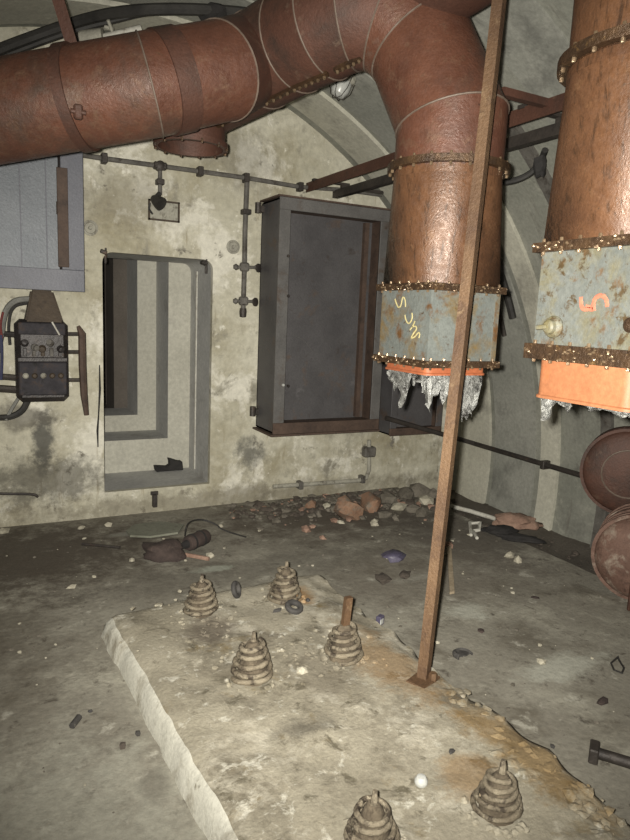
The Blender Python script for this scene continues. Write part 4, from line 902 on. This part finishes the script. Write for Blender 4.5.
# ------------------------------------------------------------------ crumbs (uncountable)
def crumbs(name, n, gen, m, smin, smax, seed, parent=None, label=None):
    bm = NB(); rnd = random.Random(seed)
    for k in range(n):
        p = gen(rnd); s = smin + (smax - smin) * rnd.random() ** 2.2
        rock(bm, p + Vector((0, 0, s * 0.15)), (s * (0.8 + 0.6 * rnd.random()), s, s * 0.6), seed * 1000 + k, 1 if s > 0.02 else 0 or 1, 0.3)
    o = obj(name, bm, m, parent, smooth=False); o['kind'] = 'stuff'
    if isinstance(m, list):
        for p in o.data.polygons: p.material_index = (0, 1, 0, 1, 0, 2, 1)[(p.index // 80) % 7]
    if label: o['label'] = label; o['category'] = 'debris'
    return o
def gp(x0, x1, y0, y1, z): return lambda r: Vector((x0 + (x1 - x0) * r.random(), y0 + (y1 - y0) * r.random(), z))
def off_plinth(r):
    while True:
        p = Vector((-0.2 + 3.6 * r.random(), 0.9 + 3.6 * r.random(), 0))
        if p.y > 3.35 or p.x < 0.48 or p.x > 1.85: return p
def gc(cx, cy, sx, sy, z): return lambda r: Vector((r.gauss(cx, sx), r.gauss(cy, sy), z))
crumbs('plinth_crumbs', 90, gc(0.88, 2.72, 0.12, 0.2, PZT), 'plinth', 0.008, 0.030, 1, PL)
crumbs('edge_rubble', 200, lambda r: Vector((1.64 + r.gauss(0, 0.05), 0.9 + 1.0 * r.random(), PZT - 0.012)), 'plinth', 0.010, 0.045, 2, PL)
crumbs('spring_rubble', 120, gc(1.28, 2.38, 0.13, 0.1, PZT), 'plinth', 0.008, 0.03, 3, PL)
crumbs('wall_foot_debris', 620, lambda r: Vector((1.75 + 1.75 * r.random() ** 0.8, 4.93 - abs(r.gauss(0, 0.28)), 0)), ['stone', 'stone_dark', 'pinkstone'], 0.015, 0.075, 4, None, 'grey and dark rubble heaped along the foot of the end wall')
crumbs('floor_crumbs', 150, off_plinth, 'stone', 0.006, 0.022, 6, None, 'fine grey crumbs strewn over the concrete floor')
crumbs('pale_floor_crumbs', 70, off_plinth, 'stone_light', 0.006, 0.024, 8, None, 'fine pale crumbs strewn over the concrete floor')
crumbs('gutter_debris', 160, gp(3.62, 4.05, 1.8, 4.9, -0.10), 'stone_dark', 0.015, 0.07, 9, None, 'dark debris lying in the channel along the curved wall')

# ------------------------------------------------------------------ rubble pieces that can be told apart
p = PZ(353, 520, 0); t = p
bm = NB(); rock(bm, PZ(349, 517, 0) + Vector((0, 0, 0.06)), (0.26, 0.17, 0.17), 41, 2, 0.22, Matrix.Rotation(0.3, 3, 'Z') @ Matrix.Rotation(0.5, 3, 'Y')); tag(obj('brick_fragment', bm, 'brick'), 'large orange brick fragment leaning on the rubble below the tall cabinet', 'brick')
lump(371, 509, 0, (0.20, 0.15, 0.16), 'brick', 'brick_fragment', 'second orange brick fragment right beside the large one', 'brick', 42, sub=2)
lump(311, 509, 0, (0.11, 0.10, 0.09), 'brick', 'brick_fragment', 'small orange brick lump at the end of the rubble heap', 'brick', 43)
lump(306, 531, 0, (0.09, 0.07, 0.05), 'pinkstone', 'brick_fragment', 'small pink brick lump lying free on the dark floor', 'brick', 44)
rnd = random.Random(5)
for k, (px, py, s, m) in enumerate(((388, 502, .16, 'stone'), (398, 510, .13, 'stone_light'), (405, 498, .18, 'stone'), (418, 496, .2, 'stone'), (426, 504, .15, 'stone_light'), (385, 517, .1, 'stone'), (412, 512, .12, 'stone'), (422, 516, .12, 'stone'), (335, 512, .1, 'stone'), (327, 508, .08, 'stone_light'), (395, 520, .08, 'stone'), (375, 526, .07, 'stone_light'), (433, 497, .14, 'stone'), (410, 505, .1, 'stone_dark'), (440, 505, .10, 'stone'), (318, 516, .07, 'stone'))):
    lump(px, py, 0, (s, s * 0.8, s * 0.7), m, 'rubble_chunk', ('pale' if m == 'stone_light' else 'dark' if m == 'stone_dark' else 'grey') + ' concrete rubble chunk in the heap at the foot of the end wall', 'rubble', 60 + k, 'rubble chunks at the end wall')
lump(340, 523, 0, (0.06, 0.05, 0.03), 'stone_light', 'plaster_chunk', 'pale plaster chip in front of the large brick fragment', 'plaster chunk', 80)
lump(374, 524, 0, (0.06, 0.05, 0.05), 'stone_light', 'plaster_chunk', 'pale plaster lump in front of the second brick fragment', 'plaster chunk', 81)
lump(323, 539, 0, (0.05, 0.04, 0.03), 'pinkstone', 'plaster_chunk', 'pinkish plaster chip near the small pink brick lump', 'plaster chunk', 82)

# things lying on the floor left of the plinth
def rag(px, py, s, m, name, label, cat, seed, rz=0.0): 
    p = PZ(px, py, 0); bm = NB(); vs = bmesh.ops.create_icosphere(bm, subdivisions=3, radius=0.5)['verts']
    for v in vs:
        q = v.co.copy(); q *= 1 + 0.5 * mnoise.noise(q * 3 + Vector((seed, 0, 0))) + 0.2 * mnoise.noise(q * 9 + Vector((0, seed, 0)))
        q.z = max(q.z, -0.3); v.co = Matrix.Rotation(rz, 3, 'Z') @ Vector((q.x * s[0], q.y * s[1], q.z * s[2])) + p + Vector((0, 0, s[2] * 0.3))
    return tag(obj(name, bm, m, sharp=60), label, cat)
rag(163, 557, (0.30, 0.20, 0.13), 'brown_rag', 'crumpled_bag', 'crumpled dark brown bag lying on the floor behind the plinth', 'bag', 3, -0.4)
a, b_ = PZ(187, 544, 0.05), PZ(206, 536, 0.055)
can = thing('dark_canister', (a + b_) / 2 - Vector((0, 0, 0.05)), 'dark cylindrical canister lying beside the crumpled bag', 'canister')
bm = NB(); d = (b_ - a).normalized(); L = (b_ - a).length; lathe(bm, [(0, 0), (0.045, 0), (0.052, 0.012), (0.052, L - 0.01), (0.047, L), (0, L)], 18, a, d); obj('body', bm, 'brown_rag', can)
bm = NB(); tube(bm, [a, a - d * 0.05], [0.03, 0.02], 10); obj('neck', bm, 'black_rag', can)
bm = NB()
for c_ in (0.25, 0.7): ring_band(bm, a + d * L * c_, d, 0.052, 0.012, 0.004, 18)
obj('hoop', bm, 'black_rag', can)
bm = NB(); P = [PZ(*q) for q in ((185, 536, 0.01), (186, 527, 0.09), (190, 521, 0.10), (202, 519, 0.09), (216, 524, 0.06), (221, 529, 0.03), (232, 533, 0.012), (246, 537, 0.01))]
for _ in range(2):
    Q = [P[0]]
    for x, y in zip(P, P[1:]): Q += [x.lerp(y, 0.25), x.lerp(y, 0.75)]
    P = Q + [P[-1]]
tube(bm, P, 0.006, 6); tag(obj('bent_wire', bm, 'cable'), 'thin bent black wire arching over the dark canister', 'wire')
lump(221, 527, 0, (0.04, 0.035, 0.03), 'stone_light', 'plaster_chunk', 'white chip beside the bent wire', 'plaster chunk', 83)
c_ = PZ(160, 531, 0); bm = NB(); poly = [PZ(*q) for q in ((126, 532, 0.006), (135, 526, 0.006), (160, 523, 0.006), (184, 526, 0.006), (178, 534, 0.006), (150, 538, 0.006), (130, 537, 0.006))]
prism(bm, poly, (0, 0, 0.014)); tag(obj('pale_slab', bm, 'slate'), 'thin pale greenish slab lying flat below the doorway', 'slab')
bm = NB(); tube(bm, [PZ(180, 554, 0.015), PZ(193, 556, 0.02), PZ(209, 559, 0.015)], 0.014, 7); tag(obj('pink_stick', bm, 'pinkstone'), 'short pinkish stick between the crumpled bag and canister', 'stick')
lump(211, 557, 0, (0.06, 0.05, 0.04), 'stone_light', 'plaster_chunk', 'white chip at the end of the pinkish stick', 'plaster chunk', 84)
bm = NB(); tube(bm, [PZ(82, 544, 0.012), PZ(104, 546, 0.012), PZ(120, 547.5, 0.012)], 0.010, 8); tag(obj('iron_rod', bm, 'dark_metal'), 'thin dark iron rod lying on the dark floor', 'rod')
for k, (px, py, s, m, lab) in enumerate(((81, 529, .06, 'stone_light', 'flat white chip beneath the wall by the iron rod'), (108, 526, .07, 'stone_light', 'white flake at the wall foot between iron rod and slab'), (71, 588, .05, 'stone_light', 'white chip alone on the dark floor between plinth and switch box wall'), (94, 577, .03, 'stone_light', 'tiny white chip on the dark floor'), (2, 533, .09, 'stone_light', 'white lump at the wall foot under the switch box'), (84, 539, .03, 'stone_light', 'tiny white chip beside the iron rod'), (132, 561, .05, 'stone_light', 'pale chip between the crumpled bag and iron rod'))):
    lump(px, py, 0, (s, s * 0.7, s * 0.5), m, 'plaster_chunk', lab, 'plaster chunk', 90 + k)
bm = NB(); a, b_ = PZ(72, 726, 0.012), PZ(79, 717, 0.012); tube(bm, [a, b_], 0.013, 8); tag(obj('dark_plug', bm, 'rubber'), 'small dark plug lying on the floor beside the whitewashed plinth side', 'plug')
lump(90, 712, 0, (0.02, 0.015, 0.012), 'rubber', 'dark_chip', 'tiny dark chip next to the dark plug', 'chip', 101)
lump(123, 747, 0, (0.03, 0.025, 0.02), 'stone_dark', 'dark_chip', 'small dark chip at the foot of the whitewashed plinth side', 'chip', 102)
lump(138, 735, 0, (0.025, 0.02, 0.018), 'rubber', 'dark_chip', 'dark crumb touching the whitewashed plinth side', 'chip', 103)

# dark shoe-like hinge lying on the door sill
dsz = DZ0 + 0.003
p = PZ(170, 470, dsz)
shp = [(-0.13, 0.0), (-0.14, 0.05), (-0.10, 0.045), (-0.03, 0.03), (0.0, 0.05), (-0.02, 0.11), (0.02, 0.10), (0.06, 0.075), (0.10, 0.08), (0.11, 0.0)]
bm = NB(); prism(bm, [(p.x + x, p.y - 0.04, p.z + z) for x, z in shp], (0, 0.08, 0)); bmesh.ops.bevel(bm, geom=bm.edges[:], offset=0.006, segments=1, affect='EDGES'); tag(obj('iron_scrap', bm, 'black_rag'), 'broken black piece of iron lying on the door sill', 'iron scrap')

# right of the plinth
bm = NB(); a, b_ = PZ(449, 548, 0.015), PZ(452, 594, 0.012); prism(bm, [a + Vector((-0.018, 0, 0)), a + Vector((0.018, 0, 0)), a + Vector((0.018, 0, 0.014)), a + Vector((-0.018, 0, 0.014))], b_ - a); tag(obj('wooden_lath', bm, 'wood'), 'pale wooden lath lying on the floor beside the post', 'lath')
lump(449, 547, 0, (0.09, 0.06, 0.05), 'pinkstone', 'brick_fragment', 'pinkish brick bit at the end of the wooden lath', 'brick', 110)
bm = NB(); tube(bm, [PZ(446, 505, 0.03), PZ(470, 511, 0.03), PZ(496, 519, 0.025)], 0.018, 10); tag(obj('white_pipe', bm, 'whitepaint'), 'thin white pipe lying across the floor behind the post', 'pipe')
bm = NB(); P = [PZ(*q) for q in ((471, 535, 0.01), (470, 523, 0.03), (480, 523, 0.04), (479, 530, 0.02), (473, 531, 0.012), (477, 538, 0.01))]; tube(bm, P, 0.013, 6); tag(obj('bent_bracket', bm, 'whitepaint'), 'white bent hook-shaped bracket lying near the black rag', 'bracket')
rag(515, 526, (0.36, 0.22, 0.12), 'pinkstone', 'stone_slab', 'brownish flat stone at the edge of the side channel', 'stone', 6, -0.7)
for k, (px, py, s, rz, lab) in enumerate(((500, 533, (0.28, 0.14, 0.07), -0.5, 'black crumpled rag in front of the brownish stone'), (520, 541, (0.30, 0.10, 0.06), -0.7, 'black twisted rag near the side channel'))): rag(px, py, s, 'black_rag', 'black_rag', lab, 'rag', 12 + k, rz)
lump(510, 557, 0, (0.07, 0.06, 0.05), 'stone_light', 'plaster_chunk', 'pale plaster chunk beside the black rags, closer to the post than its twin', 'plaster chunk', 111)
lump(518, 562, 0, (0.07, 0.05, 0.05), 'stone_light', 'plaster_chunk', 'pale plaster chunk beside the black rags, closer to the side channel than its twin', 'plaster chunk', 112)
lump(395, 558, 0, (0.16, 0.12, 0.05), 'blue', 'blue_wrapper', 'crushed dark blue wrapper on the floor behind the post', 'wrapper', 113, sub=2, jit=0.4)
lump(382, 580, 0, (0.12, 0.09, 0.04), 'stone_dark', 'dark_stone', 'flat dark stone behind the plinth, near the blue wrapper', 'stone', 114, sub=2)
lump(405, 576, 0, (0.11, 0.07, 0.03), 'stone_dark', 'dark_stone', 'thin dark flat stone between blue wrapper and post', 'stone', 115, sub=2)
p = PZ(380, 620, 0.02); bm = NB(); box(bm, p, (0.045, 0.03, 0.05), Matrix.Rotation(0.5, 3, 'Z'), 0.004); mbx = tag(obj('matchbox', bm, 'blue'), 'tiny blue and white box beside the plinth edge', 'box')
bm = NB(); box(bm, p + Vector((-0.0, -0.017, 0.0)), (0.026, 0.006, 0.026), Matrix.Rotation(0.5, 3, 'Z')); obj('white_label', bm, 'white', mbx)
p = PZ(463, 656, 0.004); bm = NB()
lathe(bm, [(0.050, 0.0), (0.052, 0.012), (0.040, 0.022), (0.030, 0.014), (0.022, 0.016), (0, 0.016)], 18, p); bmesh.ops.delete(bm, geom=[v for v in bm.verts if v.co.y < p.y - 0.022 and v.co.x > p.x - 0.06], context='VERTS'); bmesh.ops.solidify(bm, geom=bm.faces[:], thickness=0.006); tag(obj('plastic_fragment', bm, 'rubber'), 'curved black plastic fragment on the floor between the post and the wire loop', 'fragment')
lump(481, 631, 0, (0.05, 0.04, 0.015), 'brown_rag', 'brown_flake', 'brown flake behind the curved black plastic fragment', 'flake', 117)
lump(535, 598, 0, (0.05, 0.03, 0.012), 'brown_rag', 'brown_flake', 'brown flake on open floor toward the rusty drum', 'flake', 118)
lump(602, 702, 0, (0.07, 0.035, 0.02), 'brown_rag', 'dry_leaf', 'dark shrivelled leaf on the floor by the wire loop', 'leaf', 119)
lump(552, 747, 0, (0.02, 0.018, 0.012), 'rubber', 'dark_chip', 'tiny dark chip by the iron bolt', 'chip', 120)
lump(541, 663, 0, (0.045, 0.04, 0.03), 'stone_light', 'plaster_chunk', 'yellowish plaster crumb on a white dusty patch of floor', 'plaster chunk', 121)
bm = NB(); P = [PZ(*q) for q in ((618, 657, 0.02), (611, 663, 0.008), (614, 670, 0.008), (622, 673, 0.008), (624, 668, 0.01), (619, 660, 0.012))]; tube(bm, P, 0.0045, 6, closed=True); tag(obj('wire_loop', bm, 'cable'), 'small loop of black wire lying on the floor', 'wire')
a, b_ = PZ(594, 752, 0.03), PZ(660, 772, 0.03); ib = thing('iron_bolt', a - Vector((0, 0, 0.03)), 'heavy dark iron bolt with square head lying on the floor beside the plinth', 'bolt')
bm = NB(); tube(bm, [a, b_], 0.021, 12); obj('shank', bm, 'dark_metal', ib)
d = (b_ - a).normalized(); bm = NB(); box(bm, a, (0.034, 0.078, 0.058), frame_of((0, 0, 1)) @ Matrix.Rotation(math.atan2(d.y, d.x) - 0.0, 3, 'Z') if False else Matrix.Rotation(math.atan2(d.y, d.x), 3, 'Z'), 0.005); obj('head', bm, 'dark_metal', ib)

# ------------------------------------------------------------------ loose rusty duct pieces at the curved wall
def drum(name, c, axis, r, L, label, m, closed_front=False):
    t = thing(name, Vector(c) - Vector((0, 0, r)), label, 'duct piece')
    bm = NB(); lathe(bm, [(r, 0), (r, L), (r - 0.008, L), (r - 0.008, 0)], 36, c, axis, closed=True); obj('shell', bm, m, t)
    bm = NB(); lathe(bm, [(r - 0.006, -0.006), (r + 0.014, -0.006), (r + 0.014, 0.02), (r - 0.006, 0.02)], 36, c, axis, closed=True); obj('rim', bm, m, t)
    bm = NB(); ring_band(bm, Vector(c) + Vector(axis).normalized() * L * 0.5, axis, r, 0.03, 0.006, 36); obj('band', bm, m, t)
    return t
axA = (RIGHT * 0.42 + FWD * 0.9).normalized(); axA.z = 0.02
def dish(c, ax, r, m, parent, bulge, n=40):
    bm = NB(); lathe(bm, [(r, 0.02)] + [(r * math.cos(a), 0.01 - bulge * math.sin(a)) for a in [math.pi / 2 * k / 9 for k in range(10)]], n, c, ax); obj('dished_end', bm, m, parent)
ca = PD(628, 473, 4.32); dA = drum('duct_offcut', ca, axA, 0.285, 0.2, 'smooth dark rusty duct offcut propped on the lime-crusted one against the curved wall', 'rust_dark'); dish(ca, axA, 0.283, 'rust_dark', dA, 0.07)
bm = NB(); tube(bm, [ca + frame_of(axA) @ Vector((0.16 * math.cos(a), 0.16 * math.sin(a), -0.05)) for a in [k * 0.2618 for k in range(24)]], 0.006, 6, closed=True); obj('seam', bm, 'seam_grey', dA)
axB = (RIGHT * 0.5 + FWD * 0.87).normalized(); axB.z = 0
cb = PD(640, 559, 3.84); dB = drum('duct_offcut', cb, axB, 0.255, 0.42, 'lime-crusted rusty duct offcut lying in the side channel', 'drum_rust'); dish(cb, axB, 0.252, 'drum_rust', dB, 0.10)
for k in range(4):
    bm = NB(); ring_band(bm, cb + axB * (0.07 + 0.09 * k), axB, 0.255, 0.03, 0.012, 36); obj('rib', bm, 'drum_rust', dB)
pp = PZ(629, 606, 0); bm = NB(); box(bm, pp + Vector((-0.02, -0.06, 0.27)), (0.10, 0.02, 0.54), Matrix.Rotation(-0.5, 3, 'Z'), 0.003); tag(obj('steel_strip', bm, 'rust_dark'), 'dark red rusty steel strip standing in front of the lime-crusted duct offcut', 'steel strip')
